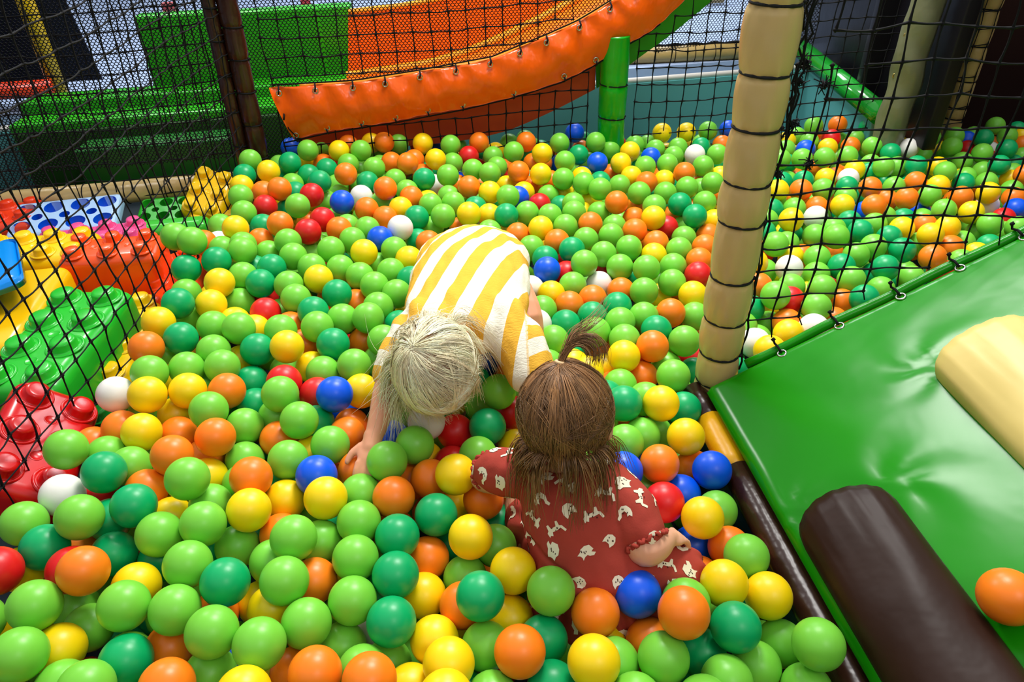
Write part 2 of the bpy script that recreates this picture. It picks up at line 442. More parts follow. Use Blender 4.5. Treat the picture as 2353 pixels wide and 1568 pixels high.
# ------------------------------------------------------------------ orange slide cover, slide and foam bench
def tabpts(tab, n, x0, x1): return [(x0+(x1-x0)*i/n, interp(tab, x0+(x1-x0)*i/n)) for i in range(n+1)]
cov = empty('slide_cover', (-.8, 2.5, .65)); tag(cov, 'glossy orange vinyl cover laced along the slide with eyelets', 'slide cover')
V = []; Fc = []; nx, nz = 150, 22
TOPX = [(-.798,.739),(-.64,.738),(-.515,.737),(-.407,.743),(-.286,.756),(-.162,.766),(-.039,.783),(.153,.844),(.268,.885),(.373,.939),(.461,.989),(.62,1.09),(.8,1.25)]
BOTX = [(-.752,.557),(-.631,.574),(-.516,.582),(-.392,.592),(-.274,.608),(-.148,.618),(.034,.646),(.217,.691),(.331,.739),(.444,.799),(.535,.844),(.637,.931),(.86,1.15)]
def smooth_tab(tab, t):
    f = t*(len(tab)-1); i = min(int(f), len(tab)-2); u = f-i
    p0 = tab[max(i-1, 0)]; p1 = tab[i]; p2 = tab[i+1]; p3 = tab[min(i+2, len(tab)-1)]
    def cr(a, b, c, d): return .5*((2*b)+(-a+c)*u+(2*a-5*b+4*c-d)*u*u+(-a+3*b-3*c+d)*u**3)
    return cr(p0[0], p1[0], p2[0], p3[0]), cr(p0[1], p1[1], p2[1], p3[1])
for side in (0, 1):
    for i in range(nx+1):
        t = i/nx; a = smooth_tab(TOPX, t); b_ = smooth_tab(BOTX, t)
        for j in range(nz+1):
            u = j/nz; x = a[0]+(b_[0]-a[0])*u; z = a[1]+(b_[1]-a[1])*u
            if i == 0: x -= .0
            wr = .010*math.sin(t*58+u*2.5)*math.sin(PI*min(1, u*1.1+.08))**1.2*(.5+.5*math.sin(t*21+1)) + .007*math.sin(t*95-u*5)*math.exp(-u*3)+.004*math.sin(t*150)*math.exp(-(1-u)*5)
            bulge = -.022*math.sin(PI*u)
            V.append((x, yn(x)-.012+wr+bulge+side*.004, z))
W_ = nz+1; off = (nx+1)*W_
for i in range(nx):
    for j in range(nz):
        q = i*W_+j; Fc.append((q, q+1, q+W_+1, q+W_)); Fc.append((off+q, off+q+W_, off+q+W_+1, off+q+1))
for i in range(nx):
    for j in (0, nz): q = i*W_+j; Fc.append((q, q+W_, off+q+W_, off+q))
for j in range(nz):
    for i in (0, nx): q = i*W_+j; Fc.append((q, q+1, off+q+1, off+q))
child_w(from_py('vinyl_sheet', V, Fc, M_orange), cov)
for (x, z) in [(-.765,.722),(-.645,.722),(-.52,.722),(-.41,.727),(-.29,.741),(-.165,.751),(-.045,.767),(.06,.796),(.153,.826),(.268,.868),(.373,.921),(.461,.972),(-.765,.635),(-.74,.572),(-.63,.590),(-.51,.599),(-.39,.608),(-.274,.624),(-.15,.634),(.034,.662),(.217,.708),(.331,.756)]:
    tb = TB(); tb.ring((x, yn(x)-.030+(.012 if z < .70 else .006), z), .0085, .0024, (.15, -1, 0), 18, 6); child_w(tb.build('grommet', M_steel), cov)
    tb = TB(); s = 1 if z > interp(slide_bot, x)+.08 else -1
    tb.tube([(x, yn(x)-.034, z), (x+.004, yn(x)-.036, z+s*.012), (x, yn(x)-.016, z+s*.022)], .003, 6); child_w(tb.build('cord_tie', M_net), cov)
tb = TB(); tb.tube([(-.765, 2.50, .635), (-.758, 2.49, .60), (-.74, 2.495, .572)], .002, 5); child_w(tb.build('cord_tie', M_net), cov)
slide = empty('slide', (0, 2.9, .46)); tag(slide, 'orange and green slide chute rising to the right behind the back net', 'slide')
def strip(name, tabA, tabB, offA, offB, m, n=40, thick=.03, label=None):
    V = []; Fc = []
    for i in range(n+1):
        t = i/n; a = smooth_tab(tabA, t); b_ = smooth_tab(tabB, t)
        pa = Vector((a[0], yn(a[0])+offA, a[1])); pb = Vector((b_[0], yn(b_[0])+offB, b_[1]))
        dn = Vector((0, thick, 0)) if abs(offA-offB) < .05 else Vector((0, 0, -thick))
        V += [pa, pb, pb+dn, pa+dn]
    for i in range(n):
        for k in range(4): Fc.append((i*4+k, i*4+(k+1) % 4, (i+1)*4+(k+1) % 4, (i+1)*4+k))
    Fc.append((3, 2, 1, 0)); e = n*4; Fc.append((e, e+1, e+2, e+3))
    o = child_w(from_py(name, V, Fc, m, None, False), slide)
    if label: o['label'] = label
    return o
FT = [(-.584,.878),(-.46,.884),(-.337,.893),(-.086,.925),(.169,.985),(.45,1.09),(.75,1.24)]
FB = [(-.621,.638),(-.45,.650),(-.274,.668),(-.097,.711),(.081,.774),(.308,.873),(.62,1.04)]
strip('far_side', FT, FB, .42, .42, M_slide_o, label='orange far side of the chute')
NT = [(-.72,.715),(-.5,.715),(-.29,.735),(-.05,.76),(.15,.82),(.37,.915),(.60,1.04)]
strip('chute_bed', FB, NT, .42, .06, M_slide_o, label='orange sliding surface')
FTe = TB(); FTe.tube([(*(lambda p: (p[0], yn(p[0])+.43, p[1]))(smooth_tab(FT, i/30)),) for i in range(31)], .013, 10)
child_w(FTe.build('top_rim', M_slide_e), slide)['label'] = 'amber top rim'
FBe = TB(); FBe.tube([(*(lambda p: (p[0], yn(p[0])+.40, p[1]+.012))(smooth_tab(FB, i/30)),) for i in range(31)], .020, 10)  # roll added to paint the bed's lit edge
child_w(FBe.build('lit_bed_edge', M_slide_e), slide)['label'] = 'amber roll painting the lit edge of the bed'
NTe = TB(); NTe.tube([(*(lambda p: (p[0], yn(p[0])+.075, p[1]-.004))(smooth_tab(NT, i/30)),) for i in range(31)], .012, 10)
child_w(NTe.build('near_rim', M_slide_e), slide)['label'] = 'amber near rim'
US = [(-.76,.66),(-.6,.66),(-.27,.68),(-.04,.70),(.15,.76),(.34,.85)]
UB = [(-.748,.482),(-.6,.470),(-.269,.464),(-.036,.482),(.15,.539),(.345,.622)]
strip('near_side', US, UB, .07, .08, M_slide_shade, label='near side of the chute, orange darkened for shade')
GS = [(.33,.86),(.5,.95),(.66,1.05),(.85,1.2)]
GB = [(.352,.624),(.518,.732),(.651,.820),(.95,1.05)]
strip('upper_side', GS, GB, .07, .08, M_slide_g, label='green upper part of the chute')
GI = [(.30,1.04),(.42,1.09),(.62,1.18)]; GJ = [(.335,.90),(.47,.98),(.70,1.1)]
strip('inner_pad', GI, GJ, .40, .40, M_foam_g, 10, label='green pad inside the chute')
bench = empty('foam_bench', (-1.5, 3.0, .28)); tag(bench, 'green stepped foam bench with backrests behind the left of the back net', 'foam bench')
def ybox(name, x0, x1, o0, o1, z0, z1, m, bev=.012):
    bm = bmesh.new()
    pts = [(x0, yn(x0)+o0), (x1, yn(x1)+o0), (x1, yn(x1)+o1), (x0, yn(x0)+o1)]
    vs = [bm.verts.new((x, y, z0)) for x, y in pts]; f = bm.faces.new(vs)
    r = bmesh.ops.extrude_face_region(bm, geom=[f]); bmesh.ops.translate(bm, vec=(0, 0, z1-z0), verts=[g for g in r['geom'] if isinstance(g, bmesh.types.BMVert)])
    bmesh.ops.recalc_face_normals(bm, faces=bm.faces)
    if bev: bmesh.ops.bevel(bm, geom=list(bm.edges), offset=bev, segments=3, affect='EDGES', profile=.5)
    return from_bm(name, bm, m)
child_w(ybox('backrest', -1.475, -1.13, .70, .78, .50, .862, M_foam_g), bench)
child_w(ybox('backrest', -1.085, -.63, .70, .78, .50, .856, M_foam_g), bench)
child_w(ybox('upper_step', -1.95, -.66, .585, .72, .30, .590, M_foam_g), bench)
child_w(ybox('lower_step', -1.93, -.70, .44, .582, .30, .548, M_foam_g), bench)
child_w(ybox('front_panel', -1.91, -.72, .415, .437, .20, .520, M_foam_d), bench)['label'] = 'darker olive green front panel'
for i in range(9):
    x = -1.83+.14*i; tb = TB(); tb.tube([(x, yn(x)+.405, .445), (x, yn(x)+.42, .445)], .011, 12); child_w(tb.build('rivet_hole', M_black), bench)
tag(ybox('foam_block', -1.64, -1.02, .27, .40, .12, .485, mat('dark_green_foam', (14, 100, 22), .4), .01), 'low dark green foam block in front of the green bench', 'foam block')
tb = TB(); tb.tube([(-2.55, 2.30, .395), (-1.0, 2.52, .395)], .040, 20)
beam2 = tag(tb.build('floor_beam', M_cream), 'long cream padded floor beam running behind the plastic bricks', 'padded beam')
tb = TB()
for i in range(11):
    x = -2.5+.14*i; y = 2.30+.142*(x+2.55); tb.ring((x, y, .395), .0415, .002, (1, .14, 0), 20, 5)
tb.build('cord_loop', M_net, beam2)
# far things of the hall
tb = TB(); tb.tube([(-2.75, 3.16, .555), (-1.995, 3.27, .555)], .036, 16); tag(tb.build('padded_tube', M_redtube), 'red padded tube lying beside the green bench at far left', 'padded tube')
tb = TB(); tb.tube([(-2.005, 3.32, .46), (-2.0, 3.34, 1.5)], .036, 16); tag(tb.build('padded_post', M_ypost), 'yellow padded post standing behind the red tube at top left', 'post')
bm = quad_slab([(-3.0, 3.27, .56), (-1.86, 3.445, .535), (-1.95, 3.43, 1.35), (-3.0, 3.27, 1.35)], -.012); bmesh.ops.recalc_face_normals(bm, faces=bm.faces)
tag(from_bm('curtain', bm, M_navy, smooth=False), 'dark navy curtain hanging behind the yellow post', 'curtain')
tb = TB(); tb.tube([(.35, 3.70, .498), (1.45, 3.755, .498)], .040, 20)
t = tag(tb.build('padded_tube', M_beige), 'olive beige padded tube on the blue floor beyond the teal panel', 'padded tube')
tb = TB()
for i in range(10):
    x = .45+.1*i; tb.ring((x, 3.70+.05*(x-.35), .498), .0415, .002, (1, .05, 0), 20, 5)
tb.tube([(.4+.05*i, 3.70+.0025*i+.004*math.sin(i*2), .540+.004*math.sin(i*3)) for i in range(21)], .007, 6)
tb.build('cord_loop', M_net, t)
def slabthing(name, x0, x1, off, z0, z1, m, label, cat):
    tag(ybox(name, x0, x1, off, off+.03, z0, z1, m, .006), label, cat)
slabthing('red_sign', -1.62, -1.565, 1.35, .46, .80, mat('faded_red', (150, 60, 66), .6), 'small faded red upright pad in the hall left of the brown post', 'pad')
slabthing('red_sign', -1.03, -.985, 1.55, .46, .85, mat('faded_red_b', (160, 40, 50), .6), 'small faded red upright pad in the hall right of the brown post', 'pad')
slabthing('tan_pad', .95, 1.45, 2.2, .47, .62, mat('tan_pad', (150, 134, 96), .6), 'tan pad far behind near the top of the cream post', 'pad')
# right-hand dark enclosure
tb = TB(); tb.tube([(1.487, 3.72, .50), (1.487, 2.80, .475)], .042, 24)
t = tag(tb.build('padded_tube', M_gtube), 'shiny green padded tube running along the base of the black wall', 'padded tube')
bm = bmesh.new(); box_bm(bm, (1.60, 3.45, .95), (.05, 1.7, 1.1), None, .008); tag(from_bm('black_wall_pad', bm, M_black), 'black vinyl wall pad above the shiny green tube', 'wall pad')
bm = bmesh.new(); box_bm(bm, (1.70, 3.08, .75), (.4, .05, 1.5), None, .008); tag(from_bm('black_wall_pad', bm, M_black), 'black vinyl wall pad between olive strip and beige post', 'wall pad')
ol = empty('corner_strip', (1.49, 2.69, 0)); tag(ol, 'olive grey vinyl corner strip with eyelets between two black wall pads', 'corner strip')
V = []; Fc = []
for k in range(90):
    z = .0+1.5*k/89
    for j in range(9):
        a = j/8; x = 1.425+.115*a; y = 2.70-.03*math.sin(PI*a)+.004*math.sin(z*40+a*5)+.05*a*0; V.append((x+.004*math.sin(z*23), y, z))
for k in range(89):
    for j in range(8): q = k*9+j; Fc.append((q, q+1, q+10, q+9))
o = child_w(from_py('strip', V, Fc, M_olive), ol); md = o.modifiers.new('s', 'SOLIDIFY'); md.thickness = .012; md.offset = 1
for z in (.40, .53, .66, .80):
    for x in (1.437, 1.525):
        tb = TB(); tb.ring((x, 2.684, z), .008, .002, (0, 1, 0), 16, 5); child_w(tb.build('grommet', mat('brass', (200, 170, 90), .3, metal=1)), ol)
tag(ybox('brown_wall_pad', 1.60, 3.6, .50, .56, 0, 1.7, M_bwall, .01), 'dark brown vinyl wall pad filling the top right corner', 'wall pad')

# ------------------------------------------------------------------ large plastic bricks
def brick(loc, rot, L, W, H, nx, ny, rgb, label, holes=False, plain=False, name='toy_brick', hc=None):
    t = empty(name, loc, rot); tag(t, label, 'toy brick', 'large plastic bricks beside the ball pit')
    m = mat('plastic_%d_%d_%d' % rgb, rgb, .24, .5, bump=.05, bscale=8)
    bm = bmesh.new()
    if holes:
        # open underside pointing up: rounded plate with round sockets
        box_bm(bm, (0, 0, -H/2), (L, W, H), None, .018, 4)
        o = from_bm('body', bm, m, t)
        md = o.modifiers.new('b', 'BOOLEAN'); cut = bmesh.new()
        px = L/nx; py = W/ny
        for i in range(nx):
            for j in range(ny):
                r = bmesh.ops.create_cone(cut, cap_ends=True, segments=28, radius1=min(px, py)*.36, radius2=min(px, py)*.36, depth=.08, matrix=Matrix.Translation(((i+.5)*px-L/2, (j+.5)*py-W/2, .0)))
        for i in range(nx-1):
            bmesh.ops.create_cone(cut, cap_ends=True, segments=24, radius1=min(px, py)*.2, radius2=min(px, py)*.2, depth=.08, matrix=Matrix.Translation(((i+1)*px-L/2, 0, 0)))
        cm = bpy.data.meshes.new('cut'); cut.to_mesh(cm); cut.free(); co = bpy.data.objects.new('cut', cm); COL.objects.link(co)
        co.matrix_world = Matrix.Translation(loc) @ Euler(rot).to_matrix().to_4x4()
        bpy.context.view_layer.update()
        md.object = co; md.solver = 'EXACT'
        dg = bpy.context.evaluated_depsgraph_get(); me2 = bpy.data.meshes.new_from_object(o.evaluated_get(dg))
        o.modifiers.clear(); o.data = me2; bpy.data.objects.remove(co)
        if not me2.materials: me2.materials.append(m)
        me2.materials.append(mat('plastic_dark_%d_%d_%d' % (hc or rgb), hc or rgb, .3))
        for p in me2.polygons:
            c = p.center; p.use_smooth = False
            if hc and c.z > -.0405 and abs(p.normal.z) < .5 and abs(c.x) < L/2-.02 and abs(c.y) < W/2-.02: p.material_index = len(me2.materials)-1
        return t
    box_bm(bm, (0, 0, -H/2), (L, W, H), None, .030, 6)
    from_bm('body', bm, m, t)
    if plain: return t
    px = L/nx; py = W/ny; R = min(px, py)*.30
    prof = [(R*1.42, .0005), (R*1.38, .003), (R*1.25, .0035), (R*1.18, .001), (R*1.1, .001), (R*1.0, .004), (R*.93, .017), (R*.86, .021), (R*.6, .0225), (.0005, .0225)]
    for i in range(nx):
        for j in range(ny):
            V, Fc = lathe(prof, 28, False); cx, cy = (i+.5)*px-L/2, (j+.5)*py-W/2
            from_py('stud', [(x+cx, y+cy, z) for x, y, z in V], Fc, m, t)
    for i in range(nx-1):
        V, Fc = lathe([(R*.48, .0003), (R*.44, .0012), (R*.40, .0004), (.0005, .0004)], 20, False)
        from_py('dimple', [(x+(i+1)*px-L/2, y, z) for x, y, z in V], Fc, m, t)
    return t
GREEN = (36, 190, 44); ORG = (250, 84, 20); YEL = (255, 206, 10); RED = (206, 14, 16)
brick((-1.074, 1.400, 0.500), (0.0, 0.03, -1.60), .40, .205, .13, 4, 2, GREEN, 'large green eight stud brick lying on other bricks by the left net')
brick((-1.035, 1.526, 0.400), (0, 0.02, -1.42), .42, .17, .12, 4, 2, YEL, 'yellow studded brick wedged under the right side of the large green brick')
brick((-1.132, 1.838, 0.500), (.06, 0.03, .16), .27, .14, .15, 3, 2, ORG, 'orange red brick with rounded side behind the large green brick')
brick((-0.981, 1.818, 0.400), (.25, .15, -1.35), .30, .16, .13, 3, 2, (250, 74, 22), 'orange brick tipped against the left net beside the balls')
brick((-0.967, 1.679, 0.370), (.2, .1, -1.2), .22, .14, .13, 2, 2, (226, 30, 16), 'red brick deep below the orange ones touching the net')
brick((-1.359, 1.853, 0.500), (0.05, .02, .12), .32, .17, .15, 4, 2, YEL, 'yellow eight stud brick beside the pale blue brick')
brick((-1.258, 1.539, 0.500), (0, .0, -1.42), .40, .17, .16, 1, 1, (255, 196, 8), 'smooth yellow brick turned upside down at the left edge', plain=True)
brick((-1.350, 1.602, 0.570), (.1, -.05, -1.0), .30, .2, .035, 1, 1, (0, 140, 230), 'flat bright blue brick lid lying on the smooth yellow brick', plain=True)
brick((-1.253, 1.491, 0.400), (0, 0, -1.5), .5, .10, .12, 1, 1, (255, 96, 10), 'orange brick just visible between green and yellow bricks', plain=True)
brick((-1.491, 2.239, 0.420), (.22, .0, .20), .34, .19, .05, 4, 2, (170, 205, 244), 'pale blue brick lying open side up showing round sockets', holes=True, hc=(0, 90, 220))
brick((-1.748, 2.258, 0.420), (0, 0, .2), .30, .2, .16, 4, 2, (236, 60, 18), 'red orange studded brick left of the pale blue brick')
brick((-1.348, 2.107, 0.405), (.08, 0, .22), .34, .15, .10, 4, 2, (240, 84, 150), 'pink brick with round dimples between pale blue and green bricks')
brick((-1.184, 2.193, 0.400), (.05, 0, .15), .36, .08, .07, 1, 1, (60, 196, 50), 'long smooth green brick edge in front of the small green brick', plain=True)
brick((-1.217, 2.366, 0.370), (.25, 0, .12), .19, .15, .06, 3, 2, (40, 180, 40), 'small green brick with round sockets under the cream beam', holes=True, hc=(24, 130, 24))
brick((-1.057, 2.390, 0.420), (.55, .25, -.1), .15, .20, .12, 2, 3, YEL, 'yellow brick standing tilted in the corner near the brown post')
brick((-1.046, 2.345, 0.340), (.2, .3, -.4), .16, .14, .12, 2, 2, (255, 206, 40), 'yellow brick lying low below the tilted yellow one')
brick((-0.936, 1.064, 0.480), (-.70, .05, -1.38), .30, .17, .13, 3, 2, RED, 'large red brick leaning by the net at the lower left edge')
brick((-1.029, 1.359, 0.350), (.1, .1, -1.3), .26, .16, .13, 3, 2, (20, 130, 40), 'dark green brick below the large green brick near the white ball')

# ------------------------------------------------------------------ balls
R_BALL = .0375
def ball_mesh(k, nu, nv, name):
    V, Fc = [], []
    bm = bmesh.new(); bmesh.ops.create_uvsphere(bm, u_segments=nu, v_segments=nv, radius=R_BALL)
    me = bpy.data.meshes.new(name); bm.to_mesh(me); bm.free(); me.materials.append(BM[k])
    me.polygons.foreach_set('use_smooth', [True]*len(me.polygons)); return me
BMESH = {k: ball_mesh(k, 40, 24, 'ball_'+BALLC[k][0].replace(' ', '_')) for k in BALLC}
BALLS = [
(-0.705,0.574,0.516,'l',"lime green ball just above right of the bottom left corner, with lime above"),
(-0.724,0.653,0.516,'l',"lime green ball just above right of the bottom left corner, with dark green above"),
(-0.375,0.588,0.501,'l',"lime green ball well right of the bottom left corner"),
(-0.447,0.606,0.507,'l',"lime green ball right of the bottom left corner, with lime below"),
(-0.670,0.703,0.529,'o',"orange ball above right of the bottom left corner"),
(0.236,0.610,0.511,'o',"orange ball just above the bottom edge, with blue on its left"),
(-0.597,0.657,0.503,'l',"lime green ball above right of the bottom left corner, with lime on its right"),
(-0.003,0.581,0.473,'o',"orange ball below left of the girl's skirt"),
(0.322,0.619,0.456,'d',"dark green ball just left of the ramp's lower edge"),
(0.101,0.557,0.481,'y',"yellow ball just below the girl's skirt, with lime on its right"),
(0.206,0.576,0.452,'l',"lime green ball just below right of the girl's skirt, with lime on its left"),
(-0.196,0.638,0.469,'d',"dark green ball just above the bottom edge, with white on its left"),
(-0.323,0.636,0.475,'l',"lime green ball below the blond child's hand, with orange above"),
(0.433,0.585,0.460,'l',"lime green ball below right of the brown pad"),
(-0.458,0.697,0.498,'d',"dark green ball below left of the blond child's hand"),
(-0.522,0.654,0.493,'l',"lime green ball right of the bottom left corner, with orange below"),
(-0.725,0.809,0.531,'l',"lime green ball just below the red brick, with orange below"),
(-0.061,0.666,0.486,'d',"dark green ball left of the girl's skirt, with lime above"),
(-0.364,0.693,0.502,'l',"lime green ball well above the bottom edge, with yellow below and yellow on its left"),
(0.115,0.652,0.454,'o',"orange ball just below the girl's skirt"),
(-0.580,0.592,0.464,'d',"dark green ball just right of the bottom left corner"),
(0.413,0.641,0.372,'l',"lime green ball just below left of the ramp's lower edge, with yellow above"),
(0.420,0.555,0.391,'l',"lime green ball well below right of the girl's skirt"),
(0.048,0.676,0.479,'l',"lime green ball just below left of the girl's skirt"),
(-0.261,0.677,0.469,'l',"lime green ball just above the bottom edge, with white below"),
(-0.198,0.718,0.474,'d',"dark green ball below the blond child's hand, with dark green below"),
(0.398,0.690,0.428,'y',"yellow ball just below the brown pad"),
(-0.526,0.729,0.503,'l',"lime green ball below right of the red brick, with dark green on its right"),
(-0.291,0.551,0.484,'o',"orange ball below the blond child's hand, with orange on its right"),
(-0.365,0.768,0.511,'l',"lime green ball well left of the girl's left sleeve, with orange below"),
(0.324,0.694,0.458,'y',"yellow ball just below left of the brown pad"),
(-0.525,0.805,0.509,'l',"lime green ball above the bottom edge, with yellow on its right and lime below"),
(-0.571,0.884,0.536,'l',"lime green ball below right of the large green brick, with yellow on its right"),
(-0.600,0.798,0.495,'l',"lime green ball well above right of the bottom left corner, with dark green below"),
(-0.462,0.843,0.497,'y',"yellow ball well below right of the red brick"),
(-0.736,0.919,0.523,'d',"dark green ball just below right of the red brick"),
(-0.106,0.571,0.464,'y',"yellow ball below the girl's left sleeve, with yellow on its left"),
(-0.267,0.751,0.477,'l',"lime green ball below the blond child's hand, with lime below"),
(-0.080,0.790,0.473,'y',"yellow ball left of the girl's skirt"),
(-0.656,0.846,0.514,'d',"dark green ball below right of the red brick, with yellow on its right"),
(-0.832,0.979,0.525,'l',"lime green ball well above the bottom left corner"),
(-0.783,0.780,0.493,'d',"dark green ball below the red brick"),
(-0.010,0.728,0.462,'y',"yellow ball just left of the girl's skirt"),
(0.328,0.846,0.436,'y',"yellow ball just left of the brown pad"),
(-0.334,0.865,0.497,'y',"yellow ball just below left of the blond child's hand"),
(-0.204,0.796,0.473,'d',"dark green ball just below the blond child's hand"),
(-0.841,0.828,0.498,'l',"lime green ball above the bottom left corner"),
(-0.143,0.849,0.463,'d',"dark green ball just below left of the girl's left sleeve, with orange below"),
(-0.210,0.531,0.497,'o',"orange ball just above the bottom edge, with white above"),
(0.184,0.681,0.458,'b',"blue ball just below right of the girl's skirt"),
(0.383,0.763,0.433,'l',"lime green ball just above left of the ramp's lower edge"),
(-0.109,0.914,0.494,'y',"yellow ball right of the blond child's hand"),
(-0.219,0.879,0.478,'o',"orange ball well below left of the seated girl's head"),
(-0.574,1.021,0.505,'o',"orange ball left of the blond child's hand, with orange below"),
(-0.273,0.826,0.477,'l',"lime green ball just below the blond child's hand, with dark green on its right"),
(-0.055,0.622,0.422,'l',"lime green ball below left of the girl's skirt, with orange on its right"),
(0.377,0.971,0.424,'b',"blue ball below left of the ramp edge"),
(-0.478,0.917,0.500,'o',"orange ball well right of the red brick, with yellow on its right"),
(-0.693,0.618,0.457,'y',"yellow ball just above right of the bottom left corner"),
(-0.741,1.131,0.526,'y',"yellow ball below right of the large green brick, with white on its left"),
(-0.490,0.534,0.493,'o',"orange ball above the bottom edge, with orange above"),
(-0.693,0.680,0.415,'l',"lime green ball just above right of the bottom left corner, with yellow on its left"),
(0.274,0.971,0.446,'o',"orange ball below right of the seated girl's head"),
(-0.690,0.796,0.451,'d',"dark green ball below right of the red brick, with orange on its left"),
(-0.425,1.069,0.499,'l',"lime green ball just above left of the blond child's hand"),
(-0.595,0.529,0.503,'l',"lime green ball just right of the bottom left corner, with lime above"),
(-0.730,1.051,0.497,'y',"yellow ball right of the red brick, with white above"),
(-0.134,0.631,0.428,'y',"yellow ball just above the bottom edge, with white on its left"),
(0.357,0.595,0.389,'l',"lime green ball below the brown pad, with dark green on its left"),
(0.340,1.044,0.445,'y',"yellow ball below the cream post foot"),
(-0.429,0.977,0.482,'l',"lime green ball just left of the blond child's hand, with yellow below"),
(-0.812,0.897,0.491,'w',"white ball just below the red brick"),
(-0.160,0.724,0.409,'y',"yellow ball below left of the girl's left sleeve"),
(0.034,0.631,0.420,'d',"dark green ball just below left of the girl's skirt"),
(-0.237,0.949,0.498,'l',"lime green ball just below right of the blond child's hand"),
(0.298,0.557,0.418,'l',"lime green ball just above the bottom edge, with dark green above"),
(-0.062,0.905,0.436,'o',"orange ball just below the girl's left sleeve"),
(-0.633,0.964,0.516,'o',"orange ball right of the red brick, with lime on its left"),
(-0.159,0.799,0.409,'o',"orange ball below left of the girl's left sleeve, with yellow below"),
(-0.359,1.021,0.475,'l',"lime green ball just left of the blond child's hand, with blue below"),
(-0.368,1.142,0.502,'b',"blue ball just above left of the blond child's hand"),
(0.302,1.118,0.470,'y',"yellow ball just below left of the cream post foot"),
(-0.427,0.914,0.442,'y',"yellow ball well below left of the blond child's head"),
(-0.193,1.007,0.481,'l',"lime green ball just right of the blond child's hand"),
(-0.476,1.135,0.513,'l',"lime green ball above left of the blond child's hand, with red on its right"),
(-0.492,0.820,0.430,'l',"lime green ball below left of the blond child's hand, with dark green below"),
(-0.337,0.733,0.445,'o',"orange ball below the blond child's hand, with lime below"),
(-0.828,1.165,0.502,'w',"white ball just below right of the large green brick"),
(-0.607,1.091,0.514,'l',"lime green ball below right of the large green brick, with orange below"),
(-0.816,0.716,0.518,'r',"red ball just above the bottom left corner"),
(-0.675,1.162,0.508,'y',"yellow ball below the orange bricks, with orange on its right and yellow on its left"),
(-0.055,1.081,0.455,'d',"dark green ball just above the girl's left sleeve"),
(-0.548,1.093,0.466,'l',"lime green ball well below right of the orange bricks, with orange on its right"),
(-0.503,1.306,0.509,'y',"yellow ball well left of the blond child's head"),
(0.269,0.892,0.427,'r',"red ball just above right of the girl's skirt"),
(-0.616,0.719,0.465,'y',"yellow ball above right of the bottom left corner"),
(-0.751,1.342,0.516,'d',"dark green ball below the orange bricks"),
(-0.366,0.932,0.484,'b',"blue ball just below left of the blond child's hand"),
(-0.596,1.165,0.502,'o',"orange ball below right of the orange bricks"),
(-0.032,1.155,0.484,'l',"lime green ball just below right of the blond child's head"),
(0.281,0.622,0.385,'d',"dark green ball left of the ramp's lower edge"),
(-0.576,1.318,0.495,'d',"dark green ball below right of the orange bricks"),
(-0.017,0.683,0.399,'y',"yellow ball just above the bottom edge, with orange below"),
(-0.161,0.946,0.451,'o',"orange ball just left of the girl's left sleeve, with yellow on its right"),
(0.355,1.241,0.442,'l',"lime green ball just below left of the cream post foot, with lime below"),
(-0.280,0.637,0.409,'l',"lime green ball just above the bottom edge, with white on its right"),
(-0.547,0.640,0.417,'o',"orange ball right of the bottom left corner, with orange below"),
(-0.626,1.368,0.521,'l',"lime green ball below right of the orange bricks, with dark green below"),
(0.324,1.334,0.457,'o',"orange ball just left of the cream post foot"),
(-0.806,1.292,0.528,'o',"orange ball just right of the large green brick"),
(0.407,1.371,0.442,'l',"lime green ball just left of the cream post foot, with dark green below"),
(-0.461,0.583,0.437,'l',"lime green ball well below left of the blond child's hand, with yellow on its right"),
(-0.342,0.814,0.443,'l',"lime green ball below left of the girl's left sleeve, with yellow above"),
(0.254,1.306,0.452,'y',"yellow ball above right of the seated girl's head"),
(-0.408,1.334,0.492,'d',"dark green ball left of the blond child's head"),
(-0.630,1.245,0.505,'l',"lime green ball below right of the orange bricks, with orange below"),
(-0.350,1.263,0.483,'l',"lime green ball left of the blond child's head, with dark green on its left"),
(-0.123,1.100,0.426,'r',"red ball just above left of the girl's left sleeve"),
(0.225,1.117,0.474,'d',"dark green ball just right of the seated girl's head"),
(-0.798,1.467,0.532,'d',"dark green ball just below the orange bricks"),
(-0.177,1.080,0.474,'w',"white ball just below the blond child's head"),
(-0.073,1.004,0.451,'l',"lime green ball just above left of the girl's left sleeve"),
(-0.764,1.202,0.527,'l',"lime green ball just below right of the large green brick"),
(0.202,1.419,0.442,'l',"lime green ball well right of the blond child's head"),
(-0.339,1.421,0.503,'l',"lime green ball below left of the striped shirt, with orange below"),
(-0.093,0.693,0.424,'o',"orange ball just above the bottom edge, with yellow below"),
(-0.093,0.764,0.399,'l',"lime green ball below right of the blond child's hand"),
(0.682,1.558,0.442,'l',"lime green ball just above the ramp edge, with red on its right"),
(-0.285,0.907,0.458,'l',"lime green ball just below the blond child's hand, with blue on its left"),
(-0.326,1.193,0.467,'y',"yellow ball just above the blond child's hand"),
(-0.831,1.700,0.578,'l',"lime green ball below left of the brown post"),
(-0.376,0.513,0.503,'y',"yellow ball right of the bottom left corner"),
(-0.819,1.395,0.526,'y',"yellow ball just below the orange bricks"),
(-0.709,1.247,0.501,'l',"lime green ball right of the large green brick, with yellow below"),
(-0.398,0.689,0.436,'y',"yellow ball well below left of the girl's left sleeve, with orange on its right"),
(-0.454,1.392,0.502,'l',"lime green ball left of the blond child's head, with dark green below"),
(0.097,1.378,0.451,'l',"lime green ball above the seated girl's head, with lime above"),
(-0.644,1.605,0.499,'d',"dark green ball right of the orange bricks, with dark green above"),
(-0.041,0.817,0.414,'l',"lime green ball just below the girl's left sleeve"),
(-0.678,0.923,0.471,'o',"orange ball below right of the red brick"),
